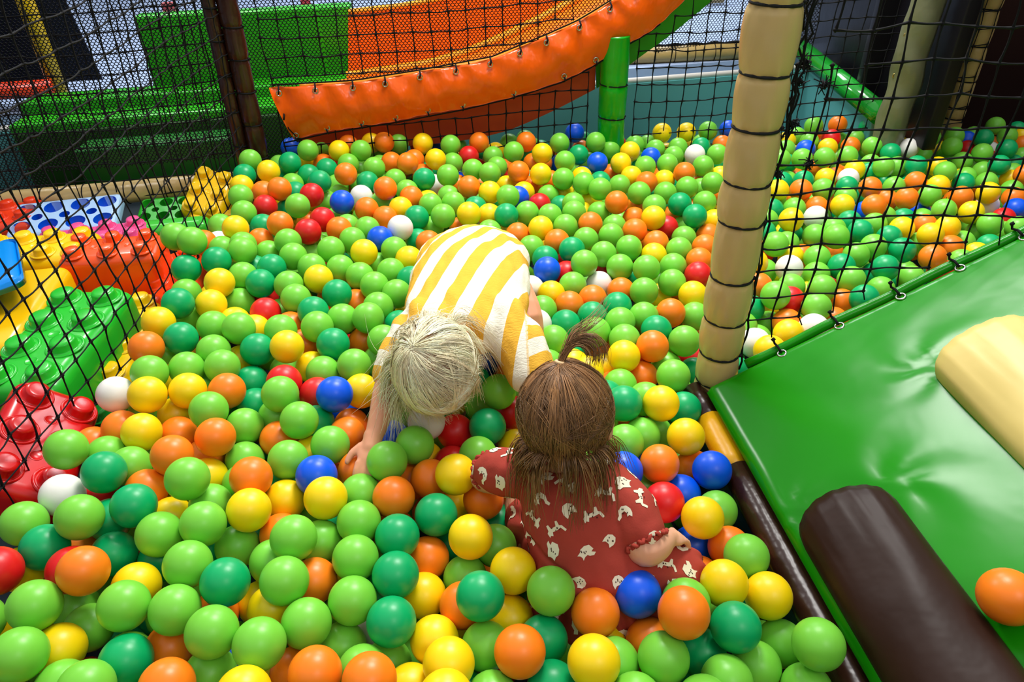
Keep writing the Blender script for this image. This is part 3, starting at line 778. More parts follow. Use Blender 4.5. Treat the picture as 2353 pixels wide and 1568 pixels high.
(-0.728,0.978,0.478,'l',"lime green ball below right of the red brick, with orange below"),
(0.043,0.557,0.418,'d',"dark green ball below left of the girl's skirt"),
(1.213,1.790,0.405,'o',"orange ball just above the ramp edge, with yellow above"),
(-0.845,1.651,0.523,'d',"dark green ball above right of the large green brick"),
(-0.734,1.574,0.523,'y',"yellow ball just right of the orange bricks"),
(0.200,0.632,0.402,'o',"orange ball just above the bottom edge, with blue above"),
(-0.441,1.562,0.486,'d',"dark green ball above left of the blond child's head"),
(-0.297,1.354,0.483,'l',"lime green ball just left of the blond child's head, with orange on its left"),
(-0.686,1.091,0.451,'o',"orange ball right of the red brick, with lime below and lime on its right"),
(-0.737,1.502,0.504,'y',"yellow ball just below right of the orange bricks"),
(-0.497,1.618,0.499,'y',"yellow ball well left of the striped shirt"),
(-0.719,1.729,0.529,'l',"lime green ball below right of the yellow corner brick, with yellow above"),
(0.376,0.820,0.385,'o',"orange ball right of the girl's skirt"),
(-0.412,0.767,0.453,'l',"lime green ball above the bottom edge, with yellow below"),
(0.352,1.608,0.435,'l',"lime green ball above left of the cream post foot, with orange on its left"),
(0.137,0.588,0.423,'l',"lime green ball just below the girl's skirt"),
(-0.423,1.266,0.464,'l',"lime green ball above left of the blond child's hand, with lime on its left"),
(0.780,1.526,0.422,'l',"lime green ball right of the cream post foot"),
(-0.702,1.407,0.502,'l',"lime green ball well above right of the red brick, with lime below"),
(0.364,1.161,0.415,'d',"dark green ball right of the seated girl's head"),
(0.404,1.513,0.428,'o',"orange ball just above left of the cream post foot"),
(-0.772,1.676,0.530,'d',"dark green ball well above right of the large green brick"),
(-0.536,1.528,0.497,'l',"lime green ball well right of the orange bricks, with red on its left"),
(0.923,1.570,0.415,'d',"dark green ball well right of the cream post foot"),
(1.151,1.842,0.402,'d',"dark green ball just above left of the ramp edge, with yellow above"),
(1.052,1.734,0.408,'d',"dark green ball just left of the ramp edge, with lime below"),
(0.205,1.722,0.461,'l',"lime green ball right of the striped shirt, with lime on its right"),
(0.439,1.666,0.424,'l',"lime green ball well below left of the cream post, with red on its right"),
(0.260,1.075,0.422,'l',"lime green ball just right of the seated girl's head"),
(-0.408,1.449,0.484,'l',"lime green ball above left of the blond child's head, with dark green above"),
(-0.478,1.073,0.446,'o',"orange ball left of the blond child's hand, with dark green on its right"),
(0.778,1.854,0.429,'l',"lime green ball below the cream post, with white below"),
(-0.535,1.025,0.437,'l',"lime green ball left of the blond child's hand, with lime below and orange below"),
(0.371,0.894,0.397,'l',"lime green ball just above left of the brown pad"),
(0.983,1.915,0.415,'l',"lime green ball below right of the cream post, with dark green below"),
(-0.796,1.092,0.471,'o',"orange ball just right of the red brick"),
(0.679,1.428,0.411,'y',"yellow ball just left of the ramp edge"),
(-0.400,1.759,0.496,'y',"yellow ball left of the striped shirt, with lime on its right"),
(0.373,1.700,0.451,'l',"lime green ball above left of the cream post foot, with yellow below"),
(0.133,1.460,0.439,'d',"dark green ball above the seated girl's head, with white on its left"),
(0.481,1.603,0.423,'y',"yellow ball just above left of the cream post foot"),
(0.103,1.719,0.445,'b',"blue ball right of the striped shirt"),
(0.306,1.734,0.438,'l',"lime green ball well above left of the cream post foot, with white on its left"),
(-0.671,1.311,0.500,'l',"lime green ball well below the yellow corner brick, with dark green on its left"),
(0.933,1.676,0.409,'l',"lime green ball just above the ramp edge, with dark green below"),
(0.472,1.531,0.403,'l',"lime green ball just above left of the cream post foot"),
(-0.343,1.086,0.440,'o',"orange ball just above left of the blond child's hand, with orange above"),
(1.272,1.922,0.406,'y',"yellow ball just above the ramp edge, with dark green on its left"),
(0.827,1.615,0.422,'l',"lime green ball just above the ramp edge, with red on its left"),
(0.215,1.024,0.452,'l',"lime green ball just below right of the seated girl's head"),
(-0.576,1.872,0.509,'r',"red ball well right of the orange bricks"),
(1.521,2.029,0.379,'l',"lime green ball below left of the right picture edge, with blue on its right"),
(-0.303,0.979,0.447,'o',"orange ball just below the blond child's hand"),
(-0.639,2.028,0.519,'l',"lime green ball below the slide cover's left end, with red below"),
(-0.586,1.264,0.444,'d',"dark green ball above left of the blond child's hand, with dark green below"),
(0.874,2.004,0.431,'y',"yellow ball just below right of the cream post"),
(-0.537,1.382,0.502,'l',"lime green ball below right of the orange bricks, with orange on its right"),
(-0.493,1.772,0.501,'l',"lime green ball well below right of the yellow corner brick, with orange above"),
(-0.351,1.599,0.484,'l',"lime green ball left of the striped shirt, with lime below"),
(1.638,2.252,0.383,'y',"yellow ball just below left of the right picture edge, with white below"),
(1.497,2.099,0.388,'y',"yellow ball below left of the right picture edge, with dark green above"),
(-0.590,1.741,0.501,'l',"lime green ball below right of the yellow corner brick, with red above"),
(-0.289,1.558,0.483,'l',"lime green ball left of the striped shirt, with dark green below"),
(0.316,0.945,0.389,'b',"blue ball below right of the seated girl's head"),
(-0.552,0.889,0.463,'l',"lime green ball left of the blond child's hand, with yellow above"),
(0.517,1.700,0.425,'r',"red ball above the cream post foot"),
(-0.511,2.061,0.511,'b',"blue ball below right of the slide cover's left end"),
(0.345,1.829,0.446,'l',"lime green ball well below the green post, with dark green below"),
(-0.893,1.743,0.571,'l',"lime green ball well below left of the brown post, with lime on its right"),
(0.601,1.338,0.430,'y',"yellow ball just below left of the ramp edge"),
(0.579,2.024,0.444,'d',"dark green ball below left of the cream post"),
(-0.609,1.501,0.476,'r',"red ball below right of the orange bricks"),
(-0.104,0.503,0.496,'y',"yellow ball below left of the girl's skirt, with lime above"),
(0.780,1.733,0.418,'w',"white ball above left of the ramp edge"),
(-0.119,2.006,0.484,'y',"yellow ball well above the blond child's head, with orange above"),
(-0.316,1.907,0.494,'w',"white ball above left of the striped shirt"),
(0.446,2.003,0.453,'y',"yellow ball left of the cream post, with orange below"),
(-0.792,1.017,0.471,'l',"lime green ball just below right of the red brick, with lime on its left"),
(-0.197,1.996,0.485,'l',"lime green ball above left of the striped shirt, with yellow on its right"),
(-0.721,0.738,0.487,'r',"red ball above right of the bottom left corner"),
(-0.719,2.138,0.528,'o',"orange ball below right of the brown post"),
(-0.662,1.904,0.520,'o',"orange ball well right of the orange bricks"),
(0.267,1.456,0.444,'l',"lime green ball left of the cream post foot, with lime below"),
(-0.210,0.620,0.386,'l',"lime green ball below the blond child's hand, with yellow below"),
(0.267,1.381,0.445,'l',"lime green ball left of the cream post foot, with lime above"),
(-0.702,1.585,0.456,'l',"lime green ball well below the brown post, with yellow below"),
(-0.398,1.657,0.481,'l',"lime green ball left of the striped shirt, with yellow above"),
(-0.388,2.151,0.513,'o',"orange ball below left of the slide cover, with white on its left"),
(0.347,2.108,0.459,'o',"orange ball below the green post, with yellow on its left"),
(-0.480,1.467,0.496,'d',"dark green ball well right of the orange bricks"),
(1.334,2.204,0.395,'o',"orange ball above the ramp edge, with orange on its left"),
(0.150,1.548,0.438,'o',"orange ball above the seated girl's head"),
(1.076,1.866,0.404,'l',"lime green ball left of the ramp edge, with dark green below"),
(1.135,1.735,0.370,'l',"lime green ball just left of the ramp edge, with red on its right"),
(-0.458,1.703,0.480,'l',"lime green ball well above left of the blond child's head, with dark green below"),
(0.350,1.421,0.440,'d',"dark green ball just left of the cream post foot"),
(-0.005,2.021,0.468,'d',"dark green ball above right of the striped shirt"),
(1.011,1.829,0.398,'l',"lime green ball well below right of the cream post, with dark green on its left"),
(-0.784,1.881,0.522,'y',"yellow ball just below right of the yellow corner brick"),
(-0.633,1.679,0.502,'d',"dark green ball below right of the yellow corner brick, with dark green on its left"),
(-0.421,1.191,0.463,'r',"red ball just above left of the blond child's hand"),
(-0.165,0.559,0.418,'y',"yellow ball well below left of the girl's skirt"),
(0.315,0.776,0.362,'o',"orange ball just right of the girl's skirt"),
(-0.569,1.595,0.497,'l',"lime green ball right of the orange bricks, with yellow on its right"),
(0.332,1.493,0.433,'l',"lime green ball above left of the cream post foot, with dark green below"),
(1.427,2.234,0.389,'l',"lime green ball left of the right picture edge, with orange on its left"),
(-0.534,2.272,0.516,'o',"orange ball below right of the slide cover's left end, with dark green on its left"),
(0.268,1.799,0.445,'l',"lime green ball well right of the striped shirt, with white below"),
(0.203,1.495,0.438,'d',"dark green ball above the seated girl's head, with white above"),
(0.946,1.975,0.387,'l',"lime green ball below right of the cream post, with white above"),
(0.097,1.943,0.460,'y',"yellow ball above right of the striped shirt, with red above"),
(-0.624,0.877,0.445,'y',"yellow ball below right of the red brick, with dark green on its left"),
(0.300,1.304,0.392,'o',"orange ball well above right of the girl's left sleeve"),
(0.591,1.407,0.403,'w',"white ball just right of the cream post foot"),
(1.083,1.974,0.398,'d',"dark green ball above the ramp edge, with orange above"),
(1.181,2.114,0.415,'o',"orange ball above left of the ramp edge, with orange above"),
(0.168,1.653,0.433,'l',"lime green ball right of the striped shirt, with white on its right"),
(0.179,1.811,0.455,'d',"dark green ball well below the green post"),
(-0.490,1.206,0.488,'r',"red ball above left of the blond child's hand"),
(-0.278,2.001,0.480,'d',"dark green ball above left of the striped shirt, with dark green below"),
(1.830,2.515,0.370,'d',"dark green ball just left of the right picture edge"),
(0.888,1.808,0.405,'l',"lime green ball below right of the cream post, with orange on its left"),
(-0.589,0.973,0.446,'y',"yellow ball left of the blond child's hand"),
(0.304,2.197,0.467,'l',"lime green ball below the green post, with blue above"),
(0.936,1.751,0.407,'d',"dark green ball just above the ramp edge"),
(-0.703,1.651,0.496,'l',"lime green ball right of the orange bricks, with yellow on its left"),
(0.550,2.110,0.445,'d',"dark green ball left of the cream post"),
(0.991,2.248,0.417,'o',"orange ball just right of the cream post"),
(-0.739,2.363,0.525,'d',"dark green ball just below right of the brown post"),
(-0.318,1.676,0.480,'l',"lime green ball above left of the blond child's head, with yellow on its left"),
(0.432,2.187,0.453,'l',"lime green ball below the green post, with orange on its left"),
(0.457,1.745,0.429,'l',"lime green ball below left of the cream post, with lime on its left"),
(-0.125,2.215,0.481,'o',"orange ball below right of the slide cover, with yellow on its right"),
(0.272,1.539,0.436,'d',"dark green ball left of the cream post foot"),
(1.373,2.469,0.397,'l',"lime green ball below the olive corner strip, with lime on its right"),
(-0.790,2.281,0.530,'y',"yellow ball just below right of the brown post"),
(-0.612,2.106,0.518,'r',"red ball right of the yellow corner brick"),
(-0.198,2.293,0.491,'l',"lime green ball below right of the slide cover, with dark green on its left"),
(0.116,2.319,0.474,'y',"yellow ball below left of the green post, with yellow above"),
(-0.327,1.493,0.487,'l',"lime green ball above left of the blond child's head, with lime below"),
(0.381,1.948,0.439,'o',"orange ball well below the green post, with orange above"),
(0.699,2.285,0.436,'l',"lime green ball just left of the cream post"),
(1.417,2.117,0.390,'l',"lime green ball below left of the right picture edge, with orange on its right"),
(-0.654,0.554,0.464,'l',"lime green ball just right of the bottom left corner, with lime on its right"),
(0.305,1.917,0.441,'l',"lime green ball well below the green post, with lime on its left"),
(-0.277,2.275,0.488,'d',"dark green ball well right of the slide cover's left end"),
(1.071,2.259,0.412,'l',"lime green ball right of the cream post, with orange on its left"),
(-0.619,1.810,0.510,'l',"lime green ball below right of the yellow corner brick, with orange on its left"),
(1.096,2.149,0.403,'y',"yellow ball right of the cream post, with orange on its left"),
(-0.795,1.998,0.515,'l',"lime green ball just below right of the yellow corner brick, with red on its right"),
(0.751,1.456,0.406,'w',"white ball just above right of the ramp edge"),
(-0.323,1.797,0.481,'l',"lime green ball left of the striped shirt, with white above"),
(0.002,2.137,0.478,'l',"lime green ball far above the blond child's head"),
(0.191,2.291,0.466,'l',"lime green ball well right of the slide cover, with yellow below"),
(-0.342,0.594,0.415,'o',"orange ball well below the blond child's hand"),
(0.173,1.968,0.451,'l',"lime green ball above right of the striped shirt, with dark green above"),
(-0.827,2.087,0.529,'l',"lime green ball just right of the yellow corner brick"),
(0.041,2.333,0.479,'o',"orange ball far above the blond child's head"),
(0.214,1.586,0.431,'o',"orange ball well above the seated girl's head"),
]
REST = [(1.245,2.285,0.401,'o'),(0.492,1.836,0.431,'l'),(0.060,2.057,0.457,'l'),(-0.701,2.474,0.526,'l'),(-0.437,2.054,0.488,'o'),(-0.276,1.739,0.481,'y'),(-0.755,2.076,0.497,'r'),(-0.717,1.160,0.446,'y'),(1.022,1.675,0.374,'l'),(1.362,1.991,0.394,'y'),(-0.341,2.381,0.503,'o'),(-0.723,0.863,0.461,'d'),(-0.447,1.845,0.491,'l'),(0.256,0.661,0.459,'l'),(0.980,2.071,0.402,'w'),(-0.560,1.194,0.436,'d'),(1.532,2.226,0.383,'o'),(-0.057,2.312,0.486,'l'),(1.185,2.551,0.407,'l'),(1.094,2.532,0.413,'l'),(-0.234,0.576,0.443,'l'),(0.107,1.609,0.434,'y'),(1.222,1.994,0.393,'y'),(0.864,1.739,0.390,'l'),(0.537,1.776,0.427,'o'),(0.065,1.859,0.440,'l'),(-0.494,1.903,0.497,'o'),(-0.057,2.184,0.473,'y'),(0.227,1.889,0.445,'l'),(-0.370,1.856,0.486,'b'),(0.602,2.242,0.442,'l'),(0.249,1.974,0.453,'o'),(-0.045,0.539,0.426,'l'),(-0.250,2.449,0.488,'y'),(-0.445,2.570,0.511,'o'),(0.130,2.492,0.480,'y'),(-0.532,1.695,0.491,'l'),(0.895,1.624,0.370,'o'),(0.325,2.447,0.457,'b'),(-0.517,2.487,0.514,'l'),(1.966,2.694,0.360,'d'),(0.238,1.239,0.422,'l'),(-0.554,1.964,0.501,'r'),(0.028,2.514,0.481,'l'),(0.257,2.255,0.463,'l'),(0.702,2.435,0.437,'l'),(1.713,2.799,0.376,'l'),(1.840,2.645,0.366,'l'),(1.752,2.706,0.372,'l'),(0.902,2.224,0.429,'y'),(0.299,1.654,0.410,'o'),(0.141,1.875,0.449,'o'),(-0.605,2.197,0.523,'d'),(0.638,2.138,0.435,'l'),(1.506,2.493,0.387,'d'),(0.574,1.862,0.423,'o'),(0.782,2.551,0.433,'l'),(-0.006,1.167,0.415,'r'),(-0.376,2.012,0.476,'o'),(0.340,2.638,0.462,'l'),(0.208,2.439,0.469,'l'),(1.564,2.674,0.384,'w'),(0.079,1.517,0.447,'l'),(-0.304,2.572,0.502,'y'),(-0.876,2.375,0.534,'l'),(1.448,2.370,0.378,'o'),(-0.452,2.351,0.502,'l'),(0.408,2.442,0.454,'y'),(1.590,2.445,0.381,'l'),(0.202,2.618,0.470,'l'),(0.359,1.025,0.375,'o'),(0.323,0.856,0.346,'b'),(1.607,2.019,0.369,'l'),(-0.595,2.489,0.515,'y'),(-0.361,1.430,0.429,'o'),(0.247,1.708,0.400,'w'),(-0.202,2.561,0.496,'l'),(-0.464,1.322,0.437,'y'),(0.436,1.354,0.359,'d'),(1.423,2.682,0.393,'l'),(0.207,2.058,0.453,'l'),(1.337,1.909,0.369,'o'),(0.415,1.813,0.427,'y'),(-0.099,2.604,0.487,'o'),(-0.832,1.586,0.488,'l'),(0.738,1.591,0.404,'r'),(1.163,1.948,0.388,'d'),(1.283,2.575,0.400,'l'),(0.157,0.519,0.445,'l'),(0.522,2.204,0.442,'l'),(0.388,2.320,0.423,'l'),(0.269,2.729,0.467,'b'),(0.576,2.447,0.443,'l'),(1.501,2.901,0.390,'d'),(0.616,2.762,0.445,'y'),(0.435,1.885,0.429,'o'),(0.715,2.775,0.439,'y'),(0.618,2.359,0.445,'o'),(0.709,1.515,0.384,'o'),(1.497,2.313,0.387,'y'),(1.771,2.642,0.335,'l'),(-0.335,2.074,0.477,'y'),(0.807,2.797,0.434,'l'),(-0.173,2.118,0.470,'l'),(-0.116,2.359,0.481,'l'),(-0.038,0.908,0.364,'d'),(0.630,1.576,0.391,'d'),(-0.242,2.089,0.479,'l'),(0.765,1.661,0.400,'l'),(0.077,2.619,0.478,'o'),(-0.308,2.144,0.482,'o'),(1.164,2.049,0.382,'l'),(1.270,2.895,0.405,'l'),(-0.415,1.916,0.489,'l'),(-0.621,0.802,0.423,'d'),(0.102,1.794,0.439,'d'),(-0.411,1.119,0.445,'d'),(1.663,2.432,0.340,'d'),(0.130,2.030,0.458,'l'),(0.493,2.425,0.446,'l'),(1.935,2.806,0.362,'d'),(0.457,2.549,0.454,'y'),(0.271,2.582,0.436,'d'),(-0.468,2.281,0.480,'d'),(0.080,1.292,0.443,'l'),(0.201,0.950,0.451,'b'),(-0.745,0.731,0.395,'l'),(1.009,2.520,0.418,'l'),(1.380,2.919,0.398,'o'),(0.696,2.539,0.439,'w'),(0.669,1.648,0.415,'o'),(1.375,2.368,0.363,'l'),(-0.687,1.826,0.467,'l'),(-0.321,1.368,0.414,'l'),(0.061,1.444,0.454,'w'),(0.464,2.088,0.451,'l'),(2.077,2.967,0.354,'l'),(-0.419,0.840,0.434,'o'),(0.536,1.959,0.403,'l'),(-0.403,2.635,0.479,'l'),(0.477,2.302,0.439,'o'),(-0.481,2.210,0.462,'w'),(1.471,2.625,0.386,'d'),(1.727,2.215,0.337,'b'),(0.028,1.958,0.433,'o'),(-0.881,2.304,0.510,'d'),(-0.872,1.990,0.478,'l'),(1.772,2.303,0.337,'o'),(-0.350,1.152,0.406,'o'),(-0.251,1.075,0.436,'b'),(1.535,2.789,0.381,'o'),(2.057,2.844,0.354,'l'),(0.295,2.133,0.412,'l'),(0.496,2.031,0.404,'r'),(-0.627,2.401,0.484,'d'),(0.399,2.663,0.422,'l'),(-0.862,1.085,0.436,'o'),(-0.059,2.072,0.446,'y'),(-0.799,2.606,0.489,'b'),(-0.502,1.147,0.443,'l'),(-0.725,1.890,0.475,'o'),(0.284,1.179,0.431,'l'),(-0.412,2.476,0.471,'o'),(0.066,0.663,0.343,'l'),(-0.437,0.733,0.389,'y'),(-0.137,2.537,0.461,'r'),(-0.735,1.964,0.485,'d'),(1.207,2.371,0.368,'d'),(1.470,2.554,0.361,'l'),(0.250,0.510,0.449,'l'),(1.333,1.835,0.361,'l'),(0.947,2.167,0.388,'l'),(1.095,2.077,0.379,'d'),(1.752,2.438,0.338,'l'),(1.157,2.441,0.372,'y'),(-0.690,2.633,0.483,'l'),(0.685,1.571,0.341,'l'),(-0.788,2.182,0.499,'o'),(1.288,2.505,0.373,'y'),(1.344,2.076,0.358,'o'),(-0.260,1.629,0.480,'d'),(0.437,2.377,0.430,'y'),(0.622,2.000,0.387,'o'),(-0.117,0.945,0.390,'y'),(-0.868,2.223,0.505,'y'),(1.034,2.195,0.377,'o'),(0.140,1.328,0.416,'y'),(-0.194,2.489,0.456,'l'),(-0.128,1.028,0.405,'r'),(-0.678,2.345,0.486,'d'),(0.405,2.098,0.405,'o'),(-0.235,1.148,0.438,'l'),(0.556,2.383,0.409,'y'),(-0.049,2.566,0.446,'l'),(1.331,2.312,0.339,'o'),(0.105,2.179,0.427,'r'),(1.835,2.840,0.363,'l'),(-0.811,1.819,0.489,'l'),(0.220,1.443,0.372,'o'),(-0.406,1.601,0.432,'o'),(0.139,2.275,0.414,'l'),(0.299,1.125,0.380,'l'),(-0.382,2.327,0.467,'l'),(1.489,1.955,0.343,'d'),(-0.616,1.427,0.475,'y'),(-0.556,2.428,0.488,'l'),(0.837,1.533,0.373,'o'),(0.657,2.074,0.400,'y'),(0.330,2.020,0.419,'l'),(0.632,2.598,0.413,'l'),(0.685,1.748,0.430,'y'),(1.282,2.750,0.367,'y'),(1.382,2.770,0.361,'o'),(-0.034,2.462,0.447,'l'),(0.835,1.859,0.380,'y'),(1.243,2.446,0.366,'w'),(0.214,2.156,0.436,'l'),(1.327,2.836,0.371,'r'),(0.872,2.165,0.388,'d'),(0.895,2.818,0.428,'b'),(1.645,2.587,0.342,'y'),(1.157,2.262,0.377,'l'),(1.650,2.152,0.334,'r'),(-0.273,1.447,0.461,'d'),(1.414,1.894,0.350,'y'),(1.065,2.413,0.377,'d'),(1.183,2.723,0.373,'b'),(1.101,2.716,0.378,'l'),(-0.840,0.776,0.444,'y'),(0.545,2.593,0.412,'b'),(1.674,2.881,0.343,'y'),(0.578,2.679,0.410,'l'),(-0.234,1.871,0.460,'o'),(1.418,1.980,0.345,'l'),(0.141,1.400,0.394,'d'),(1.812,2.379,0.330,'l'),(0.981,2.397,0.382,'d'),(0.671,2.704,0.405,'l'),(-0.815,0.645,0.494,'l'),(-0.498,1.407,0.443,'o'),(-0.273,1.931,0.437,'d'),(-0.516,0.953,0.447,'l'),(-0.809,1.506,0.469,'l'),(0.130,0.648,0.379,'y'),(1.229,2.811,0.371,'l'),(0.855,2.747,0.394,'o'),(0.160,1.754,0.410,'r'),(0.845,1.933,0.387,'l'),(0.731,1.782,0.381,'l'),(1.437,2.861,0.358,'l'),(0.764,2.717,0.399,'d'),(0.830,2.086,0.389,'l'),(1.886,2.442,0.361,'o'),(1.307,2.141,0.349,'d'),(-0.331,2.226,0.469,'l'),(1.817,2.572,0.323,'l'),(0.035,2.205,0.443,'b'),(1.684,2.768,0.314,'l'),(-0.742,1.799,0.510,'l'),(0.501,2.704,0.421,'l'),(1.014,2.005,0.392,'l'),(-0.631,1.344,0.445,'y'),(-0.626,1.053,0.424,'o'),(-0.502,2.621,0.492,'y'),(-0.131,0.856,0.368,'d'),(-0.598,2.207,0.449,'l'),(-0.208,0.984,0.406,'o'),(1.060,1.795,0.348,'d'),(0.056,2.276,0.428,'y'),(-0.194,2.211,0.451,'l'),(0.366,1.347,0.385,'l'),(1.230,2.948,0.344,'l'),(1.234,2.131,0.365,'l'),(-0.721,2.283,0.481,'l'),(-0.411,1.046,0.427,'y'),(-0.677,1.470,0.471,'y'),(0.796,2.002,0.390,'d'),(-0.104,2.132,0.445,'d'),(1.135,2.810,0.377,'y'),(-0.543,1.466,0.455,'o'),(1.357,2.527,0.352,'d'),(-0.002,2.360,0.416,'y'),(1.710,2.500,0.333,'l'),(-0.586,2.615,0.490,'o'),(-0.876,1.856,0.492,'o'),(0.581,1.482,0.402,'l'),(1.914,2.851,0.300,'r'),(1.704,2.960,0.342,'o'),(0.411,1.695,0.361,'y'),(-0.695,2.213,0.480,'d'),(0.207,0.683,0.346,'d'),(2.009,2.686,0.299,'d'),(-0.334,2.509,0.465,'o'),(1.532,2.085,0.323,'l'),(0.099,2.536,0.427,'o'),(0.284,2.259,0.393,'y'),(1.389,2.595,0.357,'l'),(0.326,2.363,0.420,'d'),(0.178,2.212,0.402,'d'),(-0.377,1.807,0.429,'l'),(-0.486,1.976,0.470,'l'),(1.281,1.972,0.350,'l'),(-0.581,1.866,0.434,'l'),(-0.410,2.188,0.451,'l'),(1.782,2.854,0.308,'y'),(-0.809,1.361,0.457,'l'),(1.885,2.502,0.316,'y'),(1.614,2.946,0.348,'l'),(0.767,2.433,0.396,'y'),(0.250,0.977,0.375,'l'),(-0.571,2.276,0.439,'l'),(0.266,2.408,0.420,'y'),(-0.254,2.353,0.432,'w'),(1.379,2.159,0.338,'l'),(-0.239,0.688,0.372,'w'),(1.673,2.281,0.323,'w'),(-0.058,1.963,0.443,'l'),(0.055,1.668,0.417,'w'),(-0.392,0.941,0.381,'l'),(0.221,1.368,0.370,'y'),(-0.663,2.505,0.461,'o'),(0.450,1.427,0.347,'r'),(1.798,2.961,0.336,'d'),(0.166,1.263,0.443,'y'),(0.382,2.492,0.393,'o'),(0.194,2.327,0.400,'y'),(-0.790,0.948,0.441,'r'),(0.571,2.804,0.384,'l'),(2.224,3.033,0.308,'d'),(-0.533,1.341,0.415,'l'),(1.973,2.966,0.297,'b'),(0.088,2.366,0.410,'o'),(-0.041,2.675,0.421,'y'),(-0.817,2.489,0.468,'l'),(-0.707,2.144,0.454,'d'),(0.057,1.402,0.392,'l'),(0.895,2.035,0.366,'d'),(0.313,2.820,0.401,'d'),(0.568,2.090,0.375,'l'),(-0.709,1.755,0.459,'d'),(2.173,2.895,0.296,'o'),(-0.187,1.067,0.382,'y'),(2.037,3.028,0.294,'l'),(0.902,1.939,0.338,'o'),(-0.178,0.664,0.334,'l'),(-0.239,2.036,0.426,'l'),(-0.504,2.671,0.436,'l'),(0.683,2.359,0.384,'l'),(2.068,2.730,0.311,'l'),(0.542,2.160,0.378,'o'),(1.621,2.085,0.318,'l'),(0.438,2.227,0.387,'o'),(-0.707,1.267,0.429,'l'),(-0.658,1.641,0.434,'r'),(0.632,1.498,0.349,'l'),(-0.589,2.349,0.445,'l'),(2.207,2.960,0.308,'y'),(-0.301,2.450,0.433,'o'),(-0.594,1.562,0.434,'l'),(1.261,1.804,0.348,'r'),(0.373,1.272,0.376,'l'),(0.348,1.763,0.383,'d'),(0.271,1.833,0.378,'r'),(-0.861,1.920,0.455,'w'),(-0.728,2.543,0.461,'y'),(1.132,1.796,0.326,'d'),(-0.148,2.036,0.421,'o'),(-0.265,2.223,0.431,'y'),(0.824,1.684,0.359,'y'),(0.157,2.418,0.406,'o'),(-0.469,0.999,0.412,'d'),(-0.173,2.358,0.426,'o'),(0.077,2.673,0.414,'d'),(0.707,1.642,0.335,'y'),(1.071,2.019,0.339,'l'),(0.197,1.178,0.441,'d'),(1.516,2.610,0.323,'d'),(-0.461,0.637,0.385,'b'),(0.686,2.431,0.361,'o'),(-0.846,0.674,0.432,'y'),(-0.679,0.838,0.389,'r'),(0.919,2.270,0.372,'l'),(0.256,1.067,0.347,'b'),(0.045,2.085,0.389,'l'),(0.267,2.332,0.385,'l'),(0.314,1.225,0.380,'o'),(-0.664,0.991,0.441,'l'),(0.228,1.293,0.372,'o'),(-0.856,1.542,0.422,'o'),(-0.696,2.397,0.435,'o'),(1.785,2.241,0.297,'o')]

first = {}
rb = random.Random(5)
for (x, y, z, k, lab) in BALLS:
    if k not in first:
        o = bpy.data.objects.new('play_ball', BMESH[k]); first[k] = o
    else: o = first[k].copy()
    COL.objects.link(o); o.location = (x, y, z); o.rotation_euler = (rb.uniform(0, 6), rb.uniform(0, 6), rb.uniform(0, 6))
    tag(o, lab, 'ball', 'plastic balls in the ball pit')
# the ball that rolled onto the ramp
o = first['o'].copy(); COL.objects.link(o); o.location = RP(.642, .190, R_BALL+.002)
tag(o, 'single orange ball resting alone on the green ramp beside the brown bolster', 'ball', 'plastic balls in the ball pit')
